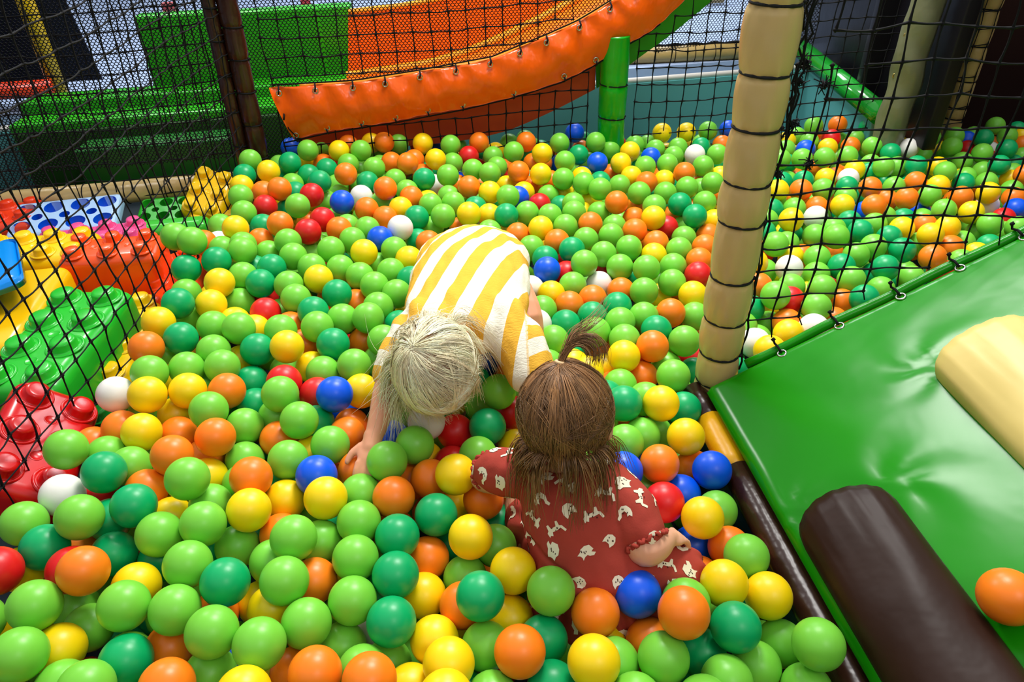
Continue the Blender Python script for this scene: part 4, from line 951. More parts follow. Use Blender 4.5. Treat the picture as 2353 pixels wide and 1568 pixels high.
# the rest of the pit
def fill():
    pts = [Vector(b[:3]) for b in BALLS]+[Vector(p[:3]) for p in REST]
    allp = np.array([tuple(p) for p in pts])
    cell = {}
    def key(p): return (int(p[0]//.08), int(p[1]//.08), int(p[2]//.08))
    for p in allp: cell.setdefault(key(p), []).append(tuple(p))
    rg = np.random.default_rng(8); out = []
    def ok(p, dmin):
        kx, ky, kz = key(p)
        for a in (-1, 0, 1):
            for b in (-1, 0, 1):
                for c in (-1, 0, 1):
                    for q in cell.get((kx+a, ky+b, kz+c), ()):
                        if (q[0]-p[0])**2+(q[1]-p[1])**2+(q[2]-p[2])**2 < dmin: return False
        return True
    CAP = [((-.09,1.55,.56),(-.1,1.22,.58),.095),((-.15,1.6,.5),(-.15,1.6,0),.05),((0,1.6,.5),(0,1.6,0),.05), ((-.125,1.0,.64),(-.125,1.03,.64),.082),((-.22,1.2,.6),(-.255,1.13,.56),.03),((-.255,1.13,.56),(-.277,1.007,.50),.024),((.0,1.2,.6),(.03,1.1,.55),.03),((.03,1.1,.55),(.06,1.05,.42),.024), ((.1,.76,.40),(.085,.82,.55),.08),((.08,.84,.69),(.08,.86,.67),.08),((.11,.76,.38),(.26,.74,.42),.05),((.10,.80,.36),(.02,.98,.36),.045),((.452,1.25,0),(.452,1.25,1),.045)] # ramp solid: x>.41 , y<1.2 : balls excluded below plane handled by plane
    CA = [(Vector(a), Vector(b), r) for a, b, r in CAP]
    def okc(p):
        P = Vector(p)
        for a, b, r in CA:
            ab = b-a; t = max(0, min(1, (P-a).dot(ab)/max(ab.length_squared, 1e-9)))
            if (P-a-ab*t).length < r+R_BALL*.9: return False
        return True
    dmin = (2*R_BALL*.985)**2
    for layer, n in ((0, 26000), (1, 26000), (2, 14000)):
        xs = rg.uniform(-.80 if layer == 0 else -.84, 2.35, n); ys = rg.uniform(.12, 2.98, n); zr = rg.uniform(0, 1, n)
        for x, y, q in zip(xs, ys, zr):
            if y > yn(x)+.16+.03 and x < 3: continue
            s = .45-.063*x+.01*y
            inside = (y > .50 and x < 2.2)
            top = s-.050 if inside else s+.0
            hid = (x-.1)**2/.035+(y-.86)**2/.02 < 1 or ((x+.12)**2/.02+(y-1.2)**2/.12 < 1)
            if hid: top = s-.03
            z = top-.055*layer-q*.05
            sd = (x-.41)*.9928+(y-1.19)*.1192; ed = (x-.41)*.1192-(y-1.19)*.9928
            if ed > -.045 and sd > -.055: continue
            p = (x, y, z)
            if okc(p) and ok(p, dmin):
                out.append((x, y, z, rb.choices('ldyorbw', (42, 15, 16, 17, 4, 3, 3))[0])); cell.setdefault(key(p), []).append(p)
    return out
FILL = fill()
def merged(items, nu, nv, V, Fc, MI):
    bm = bmesh.new(); bmesh.ops.create_uvsphere(bm, u_segments=nu, v_segments=nv, radius=R_BALL); bm.verts.ensure_lookup_table()
    bv = [tuple(v.co) for v in bm.verts]; bf = [tuple(v.index for v in f.verts) for f in bm.faces]; bm.free()
    keys = list(BALLC)
    for it in items:
        b = len(V); V.extend((a+it[0], c+it[1], d+it[2]) for a, c, d in bv); Fc.extend(tuple(b+i for i in f) for f in bf)
        MI.extend([keys.index(it[3])]*len(bf))
V, Fc, MI = [], [], []
merged(REST, 28, 16, V, Fc, MI); merged(FILL, 16, 10, V, Fc, MI)
o = from_py('play_balls', V, Fc, [BM[k] for k in BALLC]); o.data.polygons.foreach_set('material_index', MI)
tag(o, 'remaining mixed colour plastic balls packed in the ball pit', 'balls', kind='stuff')
print('balls', len(BALLS), len(REST), len(FILL))
# ------------------------------------------------------------------ the two children
from mathutils import noise as mnoise
M_skin = mat('child_skin', (226, 158, 122), .5, .4, noise=.05, nscale=30, sss=.12)
M_skin2 = mat('child_skin_fair', (224, 166, 132), .5, .4, noise=.05, nscale=30, sss=.12)
def crs(pts, rad, n=6):
    P = [Vector(p) for p in pts]; out = []; ro = []
    for i in range(len(P)-1):
        p0 = P[max(i-1, 0)]; p1 = P[i]; p2 = P[i+1]; p3 = P[min(i+2, len(P)-1)]
        for k in range(n):
            u = k/n
            out.append(.5*((2*p1)+(-p0+p2)*u+(2*p0-5*p1+4*p2-p3)*u*u+(-p0+3*p1-3*p2+p3)*u**3)); ro.append(rad[i]+(rad[i+1]-rad[i])*u)
    out.append(P[-1]); ro.append(rad[-1]); return out, ro
def limb(tb, pts, rad, n=14):
    p, r = crs(pts, rad); tb.tube(p, 0, n, True, r); ell(tb, pts[0], (rad[0],)*3); ell(tb, pts[-1], (rad[-1],)*3)
def ell(tb, c, r, M=None, n=14):
    b = len(tb.V); c = Vector(c); M = M or Matrix.Identity(3)
    tb.V.append(c+M @ Vector((0, 0, r[2])))
    for i in range(1, n):
        th = PI*i/n
        for k in range(n*2):
            ph = PI*k/n; tb.V.append(c+M @ Vector((r[0]*math.sin(th)*math.cos(ph), r[1]*math.sin(th)*math.sin(ph), r[2]*math.cos(th))))
    tb.V.append(c+M @ Vector((0, 0, -r[2]))); m = 2*n; e = len(tb.V)-1
    for k in range(m): tb.F.append((b, b+1+k, b+1+(k+1) % m)); tb.F.append((e, e-m+(k+1) % m, e-m+k))
    for i in range(n-2):
        for k in range(m): tb.F.append((b+1+i*m+k, b+1+(i+1)*m+k, b+1+(i+1)*m+(k+1) % m, b+1+i*m+(k+1) % m))
def loft(tb, rings, n=28):
    """rings: (centre, rx along X, rn, axis) -> closed elliptic loft; cross-section spanned by X and axis x X"""
    b = len(tb.V); C_ = []
    cs, _ = crs([r[0] for r in rings], [0]*len(rings), 4); m = len(cs)
    for i, c in enumerate(cs):
        f_ = i/(m-1)*(len(rings)-1); k = min(int(f_), len(rings)-2); u = f_-k
        rx = rings[k][1]*(1-u)+rings[k+1][1]*u; rn = rings[k][2]*(1-u)+rings[k+1][2]*u
        t = (cs[min(i+1, m-1)]-cs[max(i-1, 0)]).normalized(); a = rings[k][3].lerp(rings[k+1][3], u)
        a = (a-t*a.dot(t)).normalized(); d = t.cross(a)
        for q in range(n):
            an = 2*PI*q/n; tb.V.append(c+a*rx*math.cos(an)+d*rn*math.sin(an))
    for i in range(m-1):
        for q in range(n): tb.F.append((b+i*n+q, b+i*n+(q+1) % n, b+(i+1)*n+(q+1) % n, b+(i+1)*n+q))
    tb.F.append(tuple(b+q for q in range(n))[::-1]); e = b+(m-1)*n; tb.F.append(tuple(e+q for q in range(n)))
def sculpt(tb, name, m, parent, voxel=.004, it=3, fac=.6):
    o = from_py(name, tb.V, tb.F, None)
    r = o.modifiers.new('r', 'REMESH'); r.mode = 'VOXEL'; r.voxel_size = voxel; r.use_smooth_shade = True
    s = o.modifiers.new('s', 'SMOOTH'); s.iterations = it; s.factor = fac
    dg = bpy.context.evaluated_depsgraph_get(); me = bpy.data.meshes.new_from_object(o.evaluated_get(dg))
    o.modifiers.clear(); o.data = me; me.materials.clear(); me.materials.append(m)
    me.polygons.foreach_set('use_smooth', [True]*len(me.polygons))
    return child_w(o, parent)
def frame(face, up):
    z = Vector(up).normalized(); y = Vector(face); y = (y-z*y.dot(z)).normalized(); x = y.cross(z)
    return Matrix((x, y, z)).transposed()
def head(tb, c, M, s=1.0):
    c = Vector(c)
    def e(p, r): ell(tb, c+M @ (Vector(p)*s), tuple(q*s for q in r), M)
    e((0, -.004, .006), (.070, .082, .074)); e((0, .030, -.035), (.054, .050, .052)); e((0, .052, -.066), (.026, .024, .022))
    for sg in (-1, 1):
        e((sg*.030, .052, -.044), (.024, .024, .022)); e((sg*.070, -.004, -.022), (.007, .015, .021)); e((sg*.073, -.008, -.012), (.006, .012, .010))
        e((sg*.026, .068, -.002), (.020, .010, .008)); e((sg*.007, .084, -.032), (.006, .006, .005))
    e((0, .078, -.022), (.007, .011, .014)); e((0, .086, -.030), (.008, .008, .007))
    e((0, .075, -.052), (.016, .008, .0045)); e((0, .074, -.060), (.013, .008, .0045))
def eyes(c, M, parent, s=1.0):
    for sg in (-1, 1):
        tb = TB(); ell(tb, Vector(c)+M @ Vector((sg*.026, .064, -.014))*s, (.012*s, .012*s, .009*s), M, 10); child_w(tb.build('eye', mat('eye_white', (235, 232, 228), .2)), parent)
        tb = TB(); ell(tb, Vector(c)+M @ Vector((sg*.026, .0735, -.014))*s, (.0055*s, .0035*s, .0055*s), M, 8); child_w(tb.build('iris', mat('iris', (60, 80, 100), .15)), parent)
def hand(tb, wrist, palm, spread, dirv, curl, thumb_side, s=1.0):
    """palm from the wrist, five unequal bent fingers; curl bends them towards -normal"""
    w = Vector(wrist); d = Vector(dirv).normalized(); sp = Vector(spread); sp = (sp-d*sp.dot(d)).normalized(); nn = d.cross(sp)
    if nn.z < 0: nn = -nn
    pc = w+d*.024*s
    Mx = Matrix((sp, d, nn)).transposed(); ell(tb, pc, (.021*s, .026*s, .010*s), Mx)
    limb(tb, [w-d*.008, w+d*.014*s], [.0165*s, .0150*s])
    for i, (o, L) in enumerate(((-.0155, .029), (-.0052, .034), (.0052, .032), (.0150, .025))):
        b = pc+d*.018*s+sp*o*s; fan = sp*(o*.35); q1 = b+(d*L*.42+fan*.4-nn*curl*L*.15)*s; q2 = q1+(d*L*.36+fan*.3-nn*curl*L*.38)*s; q3 = q2+(d*L*.22-nn*curl*L*.42)*s
        limb(tb, [b, q1, q2, q3], [.0062*s, .0058*s, .0054*s, .0044*s], 10)
    b = pc-d*.012*s+sp*thumb_side*.017*s; q1 = b+(d*.012+sp*thumb_side*.013-nn*.003)*s; q2 = q1+(d*.013+sp*thumb_side*.006-nn*.004)*s
    limb(tb, [b, q1, q2], [.0075*s, .0066*s, .0052*s], 10)
def grow_hair(name, c, M, rad, whorl, mats, parent, locks, per, length, seed, face_cut, swirl=.0, grav=.25, lift=1.03, stray=0.0, r0=.0007, extra=None, release=.0):
    rg = random.Random(seed); c = Vector(c); Mi = M.transposed(); whorl = Vector(whorl).normalized()
    V = []; Fc = []; MI = []
    def surf(p, k):
        q = Mi @ (p-c); l = math.sqrt((q.x/rad[0])**2+(q.y/rad[1])**2+(q.z/rad[2])**2)
        if l < k: q = q*(k/l); return c+M @ q, True
        return p, False
    def strand(u, L, k, w, mi, r):
        p = c+M @ Vector((u.x*rad[0], u.y*rad[1], u.z*rad[2]))*k
        away = u-whorl*u.dot(whorl)
        if away.length < .05: away = Vector((rg.gauss(0, 1), rg.gauss(0, 1), rg.gauss(0, 1)))
        away.normalize(); tw = whorl.cross(away)
        vel = (M @ (away*1.0+tw*swirl)).normalized(); n = 10; ds = L/n; pts = [p]; stuck = [0, u.z < release]
        for i in range(n):
            free = stuck[1]
            vel = (vel+Vector((0, 0, -1))*grav*(1.6 if free else .25)+w*((.10+stray) if free else .03)).normalized()
            p = p+vel*ds
            q = Mi @ (p-c); l = math.sqrt((q.x/rad[0])**2+(q.y/rad[1])**2+(q.z/rad[2])**2)
            if not free and (Mi @ (p-c)).z > release*rad[2]: p = c+M @ (q*(k/l))
            else:
                stuck[1] = True; p, hit = surf(p, k*.985)
            pts.append(p.copy())
            if len(pts) > 1: vel = (pts[-1]-pts[-2]).normalized()
        b = len(V); prev = None
        for i, q in enumerate(pts):
            t = (pts[min(i+1, n)]-pts[max(i-1, 0)]).normalized(); a = t.cross(Vector((.3, .5, .8)))
            if a.length < .1: a = t.cross(Vector((1, 0, 0)))
            a.normalize(); d = t.cross(a); rr = r*(1-.75*(i/n)**2)
            V.extend((q+a*rr, q-a*rr*.5+d*rr*.87, q-a*rr*.5-d*rr*.87))
        for i in range(n):
            for m_ in range(3): Fc.append((b+i*3+m_, b+i*3+(m_+1) % 3, b+i*3+3+(m_+1) % 3, b+i*3+3+m_)); MI.append(mi)
    cnt = 0
    while cnt < locks:
        u = Vector((rg.gauss(0, 1), rg.gauss(0, 1), rg.gauss(0, 1))).normalized()
        if not face_cut(u): continue
        cnt += 1
        w = Vector((rg.gauss(0, 1), rg.gauss(0, 1), rg.gauss(0, .8))); L = length*rg.uniform(.5, 1.12); k = rg.uniform(1.0, lift); mi = rg.choice(range(len(mats)))
        for j in range(per):
            uu_ = (u+Vector((rg.gauss(0, 1), rg.gauss(0, 1), rg.gauss(0, 1)))*.045).normalized()
            ww = w+Vector((rg.gauss(0, 1), rg.gauss(0, 1), rg.gauss(0, 1)))*.35
            strand(uu_, L*rg.uniform(.85, 1.1), k+rg.uniform(0, .02), ww, mi if rg.random() < .75 else rg.choice(range(len(mats))), r0*rg.uniform(.7, 1.2))
    for _ in range(260):      # short hairs over the whorl itself
        u = (whorl+Vector((rg.gauss(0, 1), rg.gauss(0, 1), rg.gauss(0, 1)))*.10).normalized()
        strand(u, length*rg.uniform(.25, .6), 1.02+rg.uniform(0, .02), Vector((rg.gauss(0, 1), rg.gauss(0, 1), rg.gauss(0, 1))), rg.randrange(len(mats)), r0)
    for _ in range(170):      # loose fly-away wisps
        u = Vector((rg.gauss(0, 1), rg.gauss(0, .8), rg.uniform(-.5, .3))).normalized()
        if face_cut(u): strand(u, length*rg.uniform(.6, .95), lift+.03, Vector((rg.gauss(0, 1), rg.gauss(0, 1), rg.gauss(0, 1)))*2.2, rg.randrange(len(mats)), r0*.7)
    if extra: extra(V, Fc, MI, rg)
    o = from_py(name, V, Fc, mats); o.data.polygons.foreach_set('material_index', MI)
    return child_w(o, parent)
def shade_mats(base, n, amt, rough=.45):
    out = []
    for i in range(n):
        k = 1+amt*(i-(n-1)/2)/((n-1)/2); out.append(mat('%s_%d' % (base[0], i), tuple(min(255, c*k) for c in base[1]), rough, .45))
    return out

# ---- blond child bending into the balls
boy = empty('person', (-.09, 1.45, 0)); tag(boy, 'blond toddler in yellow and white striped shirt, bending down with head among the balls', 'person')
HB = Vector((-.142, 1.045, .638)); MB_ = frame((0.02, -.50, -.86), (-.02, -.86, .50))
tb = TB(); head(tb, HB, MB_, 1.0)
X_ = Vector((1, 0, 0))
loft(tb, [(Vector((-.085, 1.60, .50)), .085, .06, X_), (Vector((-.088, 1.52, .575)), .105, .068, X_), (Vector((-.092, 1.38, .59)), .105, .065, X_), (Vector((-.097, 1.24, .60)), .105, .055, X_), (Vector((-.10, 1.17, .615)), .07, .045, X_)])
limb(tb, [(-.10, 1.20, .61), (-.118, 1.10, .635)], [.042, .036])
limb(tb, [(-.195, 1.21, .605), (-.228, 1.15, .580), (-.247, 1.095, .553), (-.258, 1.045, .526), (-.268, 1.006, .506)], [.034, .030, .027, .0225, .017])
hand(tb, (-.270, .999, .504), None, (1, .1, 0), (-.04, -.52, -.16), .8, -1, 1.15)
limb(tb, [(.00, 1.22, .605), (.035, 1.15, .58), (.050, 1.10, .545), (.055, 1.06, .49), (.055, 1.04, .445)], [.034, .031, .028, .023, .017])
hand(tb, (.055, 1.035, .435), None, (1, .1, 0), (.02, -.25, -.8), .5, 1, 1.05)
for x, kx, ky in ((-.145, -.20, 1.36), (-.03, .030, 1.335)):
    limb(tb, [(x, 1.55, .51), (.5*(x+kx), 1.44, .535), (kx, ky, .52), (kx*.9+x*.1, 1.43, .30), (x, 1.50, .07)], [.066, .058, .043, .040, .028])
    limb(tb, [(x, 1.50, .045), (x, 1.44, .030)], [.028, .022])
sculpt(tb, 'body', M_skin, boy, .0035, 2, .5)
eyes(HB, MB_, boy)
# shirt
SH = TB()
loft(SH, [(Vector((-.085, 1.655, .455)), .105, .07, X_), (Vector((-.086, 1.625, .53)), .125, .085, X_), (Vector((-.088, 1.54, .578)), .137, .088, X_), (Vector((-.092, 1.43, .592)), .138, .085, X_), (Vector((-.095, 1.32, .602)), .134, .078, X_),
          (Vector((-.098, 1.23, .612)), .128, .068, X_), (Vector((-.102, 1.175, .622)), .085, .052, X_), (Vector((-.106, 1.145, .628)), .050, .043, X_)])
limb(SH, [(-.175, 1.22, .612), (-.215, 1.165, .590), (-.236, 1.125, .570)], [.058, .050, .042])
limb(SH, [(-.02, 1.225, .612), (.018, 1.165, .588), (.034, 1.118, .562)], [.058, .054, .047])
shirt = sculpt(SH, 'shirt', None, boy, .0045, 3, .5) if False else None
def build_shirt():
    o = from_py('shirt', SH.V, SH.F, None)
    r = o.modifiers.new('r', 'REMESH'); r.mode = 'VOXEL'; r.voxel_size = .0042
    s = o.modifiers.new('s', 'SMOOTH'); s.iterations = 4; s.factor = .6
    dg = bpy.context.evaluated_depsgraph_get(); me = bpy.data.meshes.new_from_object(o.evaluated_get(dg)); o.modifiers.clear(); o.data = me
    n = len(me.vertices); nor = [v.normal.copy() for v in me.vertices]
    st = np.zeros(n, dtype=np.float32)
    for i, v in enumerate(me.vertices):
        p = v.co
        # soft folds over the back and gathers at the shoulders
        fold = .0045*math.sin((p.y*1.0+.5*(p.x+.09)**2*9)*46+2*math.sin(p.x*22))*math.exp(-((p.y-1.50)/.055)**2)
        fold += .0035*mnoise.noise(p*22)+.0022*mnoise.noise(Vector((p.x*60, p.y*16, p.z*30)))
        fold += .0035*math.sin(p.x*150+p.y*20)*math.exp(-((p.y-1.21)/.035)**2)
        v.co = p+nor[i]*fold
        dl = Vector((-.175, 1.22, .612)); dr = Vector((-.02, 1.225, .612))
        if p.x < -.205 and p.y < 1.235: st[i] = ((p-dl).dot(Vector((-.55, -.78, -.33)))+.012)/.060
        elif p.x > .028 and p.y < 1.235: st[i] = ((p-dr).dot(Vector((.50, -.78, -.36)))+.030)/.060
        else: st[i] = (p.x+.09-.30*(p.y-1.2)-.9*max(0, p.y-1.42)**1.5)/.070+10.25
    at = me.attributes.new('stripe', 'FLOAT', 'POINT'); at.data.foreach_set('value', st)
    m = bpy.data.materials.new('striped_muslin'); m.use_nodes = True; nt = m.node_tree; N = nt.nodes; L = nt.links; p = N['Principled BSDF']
    p.inputs['Roughness'].default_value = .9; p.inputs['Specular IOR Level'].default_value = .15
    a = N.new('ShaderNodeAttribute'); a.attribute_name = 'stripe'
    fr = N.new('ShaderNodeMath'); fr.operation = 'FRACT'; L.new(a.outputs['Fac'], fr.inputs[0])
    gt = N.new('ShaderNodeMath'); gt.operation = 'GREATER_THAN'; gt.inputs[1].default_value = .5; L.new(fr.outputs[0], gt.inputs[0])
    mx = N.new('ShaderNodeMixRGB'); mx.inputs[1].default_value = lin(240, 234, 214); mx.inputs[2].default_value = lin(232, 176, 60); L.new(gt.outputs[0], mx.inputs[0]); L.new(mx.outputs[0], p.inputs['Base Color'])
    tc = N.new('ShaderNodeTexCoord'); mp = N.new('ShaderNodeMapping'); mp.inputs['Scale'].default_value = (1, 3.2, 1); L.new(tc.outputs['Object'], mp.inputs['Vector'])
    t = N.new('ShaderNodeTexNoise'); t.inputs['Scale'].default_value = 130; t.inputs['Detail'].default_value = 3; L.new(mp.outputs[0], t.inputs['Vector'])
    b = N.new('ShaderNodeBump'); b.inputs['Strength'].default_value = .55; b.inputs['Distance'].default_value = .003; L.new(t.outputs['Fac'], b.inputs['Height']); L.new(b.outputs[0], p.inputs['Normal'])
    me.materials.append(m); me.polygons.foreach_set('use_smooth', [True]*len(me.polygons))
    child_w(o, boy)
build_shirt()
blond = shade_mats(('blond_hair', (255, 240, 202)), 4, .12, .5)
# thin cap so the scalp shows only softly
tb = TB(); ell(tb, HB+MB_ @ Vector((0, -.006, .010)), (.0725, .0835, .0775), MB_, 24)
Vc = tb.V; keep = []
cap_o = None
def hair_face(u): return not (u.y > .55 and u.z < .30) and u.z > -.62 and not (u.x < -.72 and u.z < .30)
grow_hair('hair', HB+MB_ @ Vector((0, -.004, .008)), MB_, (.0715, .083, .0765), (.42, -.48, .80), blond, boy, 320, 15, .138, 4, hair_face, swirl=.25, grav=.34, lift=1.10, stray=.05, r0=.00062, release=-.10)
# ---- girl sitting with her back to us
girl = empty('person', (.11, .76, .30)); tag(girl, 'brown haired toddler in a rust red cat print dress sitting with back to the camera', 'person')
HG = Vector((.080, .850, .690)); MG = frame((.16, .93, -.34), (.0, .34, .94))
Xg = Vector((.97, -.24, 0))
tb = TB(); head(tb, HG, MG, .98)
loft(tb, [(Vector((.125, .745, .33)), .085, .065, Xg), (Vector((.118, .750, .40)), .085, .062, Xg), (Vector((.105, .775, .48)), .078, .055, Xg), (Vector((.088, .815, .55)), .080, .045, Xg), (Vector((.083, .828, .58)), .05, .036, Xg)])
limb(tb, [(.084, .828, .57), (.081, .842, .63)], [.034, .032])
limb(tb, [(.165, .800, .555), (.188, .758, .528), (.197, .724, .512), (.217, .728, .512), (.234, .742, .508)], [.033, .029, .0275, .025, .018])
hand(tb, (.236, .744, .508), None, (.5, -.7, 0), (.42, .34, -.30), 1.1, -1, .92)
limb(tb, [(.000, .845, .555), (-.040, .880, .520), (-.056, .905, .498), (-.035, .955, .475), (-.02, .985, .46)], [.034, .030, .027, .023, .017])
hand(tb, (-.018, .992, .456), None, (1, .1, 0), (.1, .8, -.5), .5, 1, 1.0)
limb(tb, [(.15, .76, .385), (.23, .765, .40), (.272, .77, .40), (.24, .86, .35), (.22, .93, .31)], [.060, .052, .042, .036, .026])
limb(tb, [(.09, .78, .375), (.03, .89, .38), (.02, .94, .38), (.05, 1.01, .33), (.07, 1.06, .29)], [.060, .052, .042, .036, .026])
limb(tb, [(.22, .93, .30), (.215, .98, .31)], [.025, .020]); limb(tb, [(.07, 1.06, .28), (.07, 1.11, .29)], [.025, .020])
sculpt(tb, 'body', M_skin2, girl, .0035, 2, .5)
eyes(HG, MG, girl, .98)
DR = TB()
loft(DR, [(Vector((.128, .735, .375)), .118, .085, Xg), (Vector((.122, .742, .43)), .108, .080, Xg), (Vector((.110, .765, .475)), .094, .070, Xg), (Vector((.097, .793, .525)), .094, .062, Xg), (Vector((.086, .820, .568)), .086, .050, Xg), (Vector((.083, .832, .590)), .050, .038, Xg)])
limb(DR, [(.150, .812, .562), (.180, .782, .541), (.194, .752, .524)], [.042, .045, .041])
limb(DR, [(.010, .846, .562), (-.026, .868, .545), (-.045, .886, .528)], [.042, .041, .034])
ell(DR, (.158, .735, .395), (.140, .085, .062)); limb(DR, [(.14, .745, .40), (.222, .738, .425), (.262, .740, .425)], [.070, .060, .050])
limb(DR, [(.11, .78, .39), (.04, .88, .40)], [.075, .062]); ell(DR, (.14, .70, .375), (.135, .060, .045))
def build_dress():
    o = from_py('dress', DR.V, DR.F, None)
    r = o.modifiers.new('r', 'REMESH'); r.mode = 'VOXEL'; r.voxel_size = .0036
    s = o.modifiers.new('s', 'SMOOTH'); s.iterations = 5; s.factor = .6
    dg = bpy.context.evaluated_depsgraph_get(); me = bpy.data.meshes.new_from_object(o.evaluated_get(dg)); bpy.data.objects.remove(o)
    nor = [v.normal.copy() for v in me.vertices]
    for i, v in enumerate(me.vertices):
        p = v.co; ang = math.atan2(p.y-.76, p.x-.11)
        g = max(0, min(1, (.475-p.z)/.05))
        fold = g*.0038*math.sin(ang*26+3*math.sin(ang*5)+p.z*30)
        fold += .0030*mnoise.noise(p*20)+.0020*mnoise.noise(Vector((p.x*50, p.y*50, p.z*12)))
        fold -= .004*math.exp(-((p.z-.474+.25*(p.x-.11))/.006)**2)*(1 if p.x < .20 else 0)
        v.co = p+nor[i]*fold
    me.update()
    bm = bmesh.new(); bm.from_mesh(me); bvh = BVHTree.FromBMesh(bm); bm.free()
    V = [tuple(v.co) for v in me.vertices]; Fc = [tuple(p.vertices) for p in me.polygons]; MI = [0]*len(Fc)
    cats = [  # small animal outlines: sitting, stretching, curled, face
        [(-.2,-1),(.45,-1),(.5,-.6),(.9,-.9),(1.0,-.5),(.7,-.1),(.45,.0),(.4,.35),(.55,.8),(.25,.65),(-.05,.68),(-.3,.9),(-.35,.4),(-.55,.1),(-.5,-.5)],
        [(-1.2,.5),(-.95,.6),(-.7,.05),(-.1,.15),(.45,.1),(.6,.5),(.85,.35),(1.05,.5),(1.1,.0),(.85,-.2),(.8,-.75),(.55,-.75),(.45,-.3),(-.2,-.3),(-.4,-.8),(-.65,-.75),(-.65,-.25),(-.95,-.1)],
        [(-.8,-.3),(-.4,-.75),(.2,-.8),(.7,-.4),(.8,.2),(1.1,.5),(.9,.75),(.5,.45),(.4,.0),(.0,-.2),(-.25,.1),(-.2,.5),(-.45,.35),(-.75,.6),(-.9,.2)],
        [(-.7,-.2),(-.4,-.6),(.1,-.65),(.55,-.35),(.65,.15),(.6,.7),(.3,.45),(-.2,.45),(-.55,.75),(-.75,.25)]]
    rg = random.Random(21); placed = []
    tries = 0
    while tries < 2600 and len(placed) < 100:
        tries += 1; v = me.vertices[rg.randrange(len(me.vertices))]
        if v.co.z < .37: continue
        if any((v.co-q).length < .036 for q in placed): continue
        placed.append(v.co.copy()); n = v.normal.copy(); a = n.cross(Vector((0, 0, 1)))
        if a.length < .2: a = n.cross(Vector((1, 0, 0)))
        a.normalize(); d = n.cross(a); rot = rg.uniform(-.9, .9); fl = rg.choice((-1, 1)); sc = rg.uniform(.0135, .0160); cat = rg.choice(cats)
        pb = bmesh.new(); vs = [pb.verts.new((x*fl, y, 0)) for x, y in cat]; f = pb.faces.new(vs)
        bmesh.ops.triangulate(pb, faces=[f]); bmesh.ops.subdivide_edges(pb, edges=pb.edges[:], cuts=2, use_grid_fill=True); pb.verts.index_update()
        base = len(V); good = True
        for q in pb.verts:
            x = q.co.x*math.cos(rot)-q.co.y*math.sin(rot); y = q.co.x*math.sin(rot)+q.co.y*math.cos(rot)
            w_ = v.co+(a*x+d*y)*sc; hit, hn, _, _ = bvh.find_nearest(w_); V.append(tuple(hit+hn*.0009))
        for t in pb.faces:
            vv = [base+q.index for q in t.verts]
            e1 = Vector(V[vv[1]])-Vector(V[vv[0]]); e2 = Vector(V[vv[2]])-Vector(V[vv[0]])
            if e1.cross(e2).dot(n) < 0: vv = vv[::-1]
            Fc.append(tuple(vv)); MI.append(1)
        pb.free()
        for k in range(5):   # dark freckle stripes on the animals
            x, y = rg.uniform(-.45, .45), rg.uniform(-.35, .25); hit, hn, _, _ = bvh.find_nearest(v.co+(a*x*fl+d*y)*sc)
            b = len(V); e = a*.0007; g_ = d*.0012; V.extend((tuple(hit+hn*.0013-e-g_), tuple(hit+hn*.0013+e-g_), tuple(hit+hn*.0013+e+g_), tuple(hit+hn*.0013-e+g_))); Fc.append((b, b+1, b+2, b+3)); MI.append(2)
    M0 = mat('rust_jersey', (172, 66, 54), .85, .15, noise=.06, nscale=40, bump=.3, bscale=300, bdist=.001)
    o = from_py('dress', V, Fc, [M0, mat('cream_print', (244, 234, 206), .85, .1), mat('dark_print', (60, 34, 30), .85, .1)])
    o.data.polygons.foreach_set('material_index', MI); child_w(o, girl)
    for (c, ax, R) in (((.201, .737, .513), (.40, -.80, -.42), .037), ((-.049, .891, .524), (-.6, .6, -.5), .031)):
        tb = TB(); axv = Vector(ax).normalized(); a_ = axv.cross(Vector((0, 0, 1))).normalized(); d_ = axv.cross(a_); pts = []
        for i in range(97):
            t = 2*PI*i/96; pts.append(Vector(c)+(a_*math.cos(t)+d_*math.sin(t))*(R+.003*math.sin(t*17))+axv*(.003*math.sin(t*23)+.002))
        tb.tube(pts, .0034, 6); child_w(tb.build('ruffle', M0), girl)['label'] = 'gathered sleeve ruffle'
build_dress()
brown = shade_mats(('brown_hair', (142, 102, 64)), 4, .2, .38)
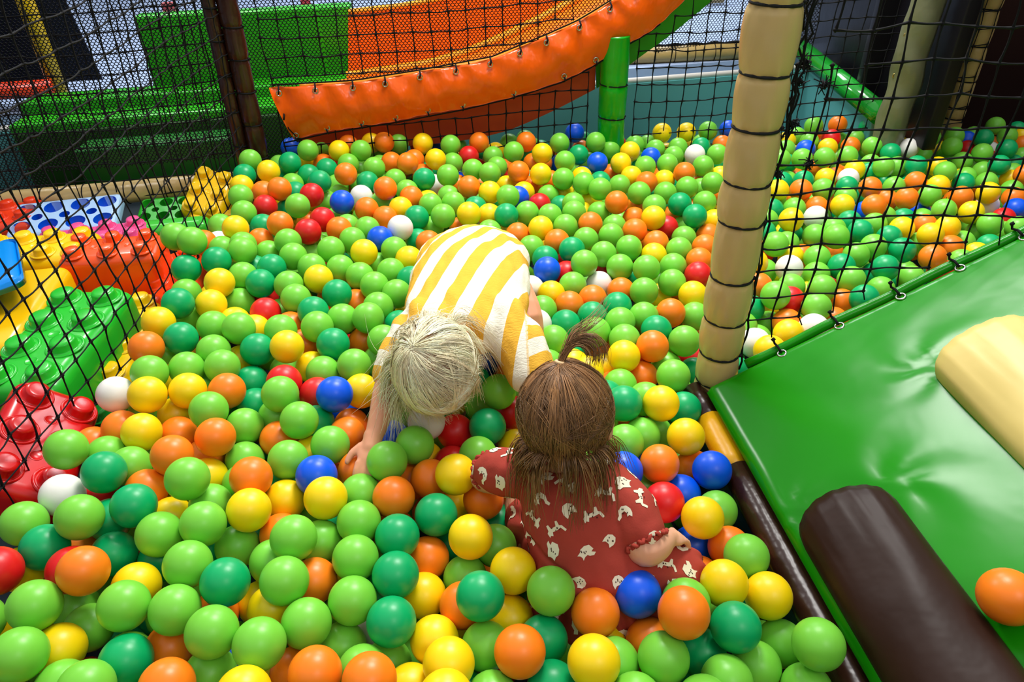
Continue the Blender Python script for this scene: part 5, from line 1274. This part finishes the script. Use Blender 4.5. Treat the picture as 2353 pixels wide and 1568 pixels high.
tie = Vector((-.10, -.02, 1.0)).normalized()
def hair_face2(u): return not (u.y > .50 and u.z < .45) and u.z > -.75
def tuft(V, Fc, MI, rg):
    root = HG+MG @ Vector((tie.x*.070, tie.y*.082, tie.z*.074+.008))
    for i in range(150):
        o = Vector((rg.gauss(0, 1), rg.gauss(0, 1), rg.gauss(0, .4)))*.0022
        k = rg.random(); L = rg.uniform(.7, 1.1)
        if i < 110: path = [(0, 0, 0), (.012, .012, .020), (.030, .018, .036), (.052, .014, .038), (.066, .004, .024), (.064, -.006, .004)]
        else: path = [(0, 0, 0), (.010, .014, .024), (.022, .030, .040), (.036+.02*k, .045, .050), (.050+.03*k, .060, .060), (.06+.03*k, .075, .066)]
        spread = Vector((rg.gauss(0, 1), rg.gauss(0, 1), rg.gauss(0, 1)))*.0045
        pts = [root+o+Vector(q)*L*.95+spread*(j/4) for j, q in enumerate(path)]
        pts, _ = crs(pts, [0]*len(pts), 3)
        b = len(V); n = len(pts)-1
        for j, q in enumerate(pts):
            t = (pts[min(j+1, n)]-pts[max(j-1, 0)]).normalized(); a = t.cross(Vector((.3, .5, .8))).normalized(); d = t.cross(a); rr = .0007*(1-.7*j/n)
            V.extend((q+a*rr, q-a*rr*.5+d*rr*.87, q-a*rr*.5-d*rr*.87))
        mi = rg.randrange(4)
        for j in range(n):
            for m_ in range(3): Fc.append((b+j*3+m_, b+j*3+(m_+1) % 3, b+j*3+3+(m_+1) % 3, b+j*3+3+m_)); MI.append(mi)
grow_hair('hair', HG+MG @ Vector((0, -.004, .006)), MG, (.0715, .083, .0755), tie, brown, girl, 360, 15, .125, 9, hair_face2, swirl=.05, grav=.5, lift=1.06, stray=.02, r0=.00066, extra=tuft, release=-.62)
tb = TB(); p = HG+MG @ Vector((tie.x*.070, tie.y*.082, tie.z*.074+.010)); tb.ring(p, .0058, .0032, MG @ (tie+Vector((.35, .1, 0))), 20, 8)
child_w(tb.build('hair_tie', mat('beige_elastic', (226, 190, 140), .6)), girl)['label'] = 'beige hair elastic'
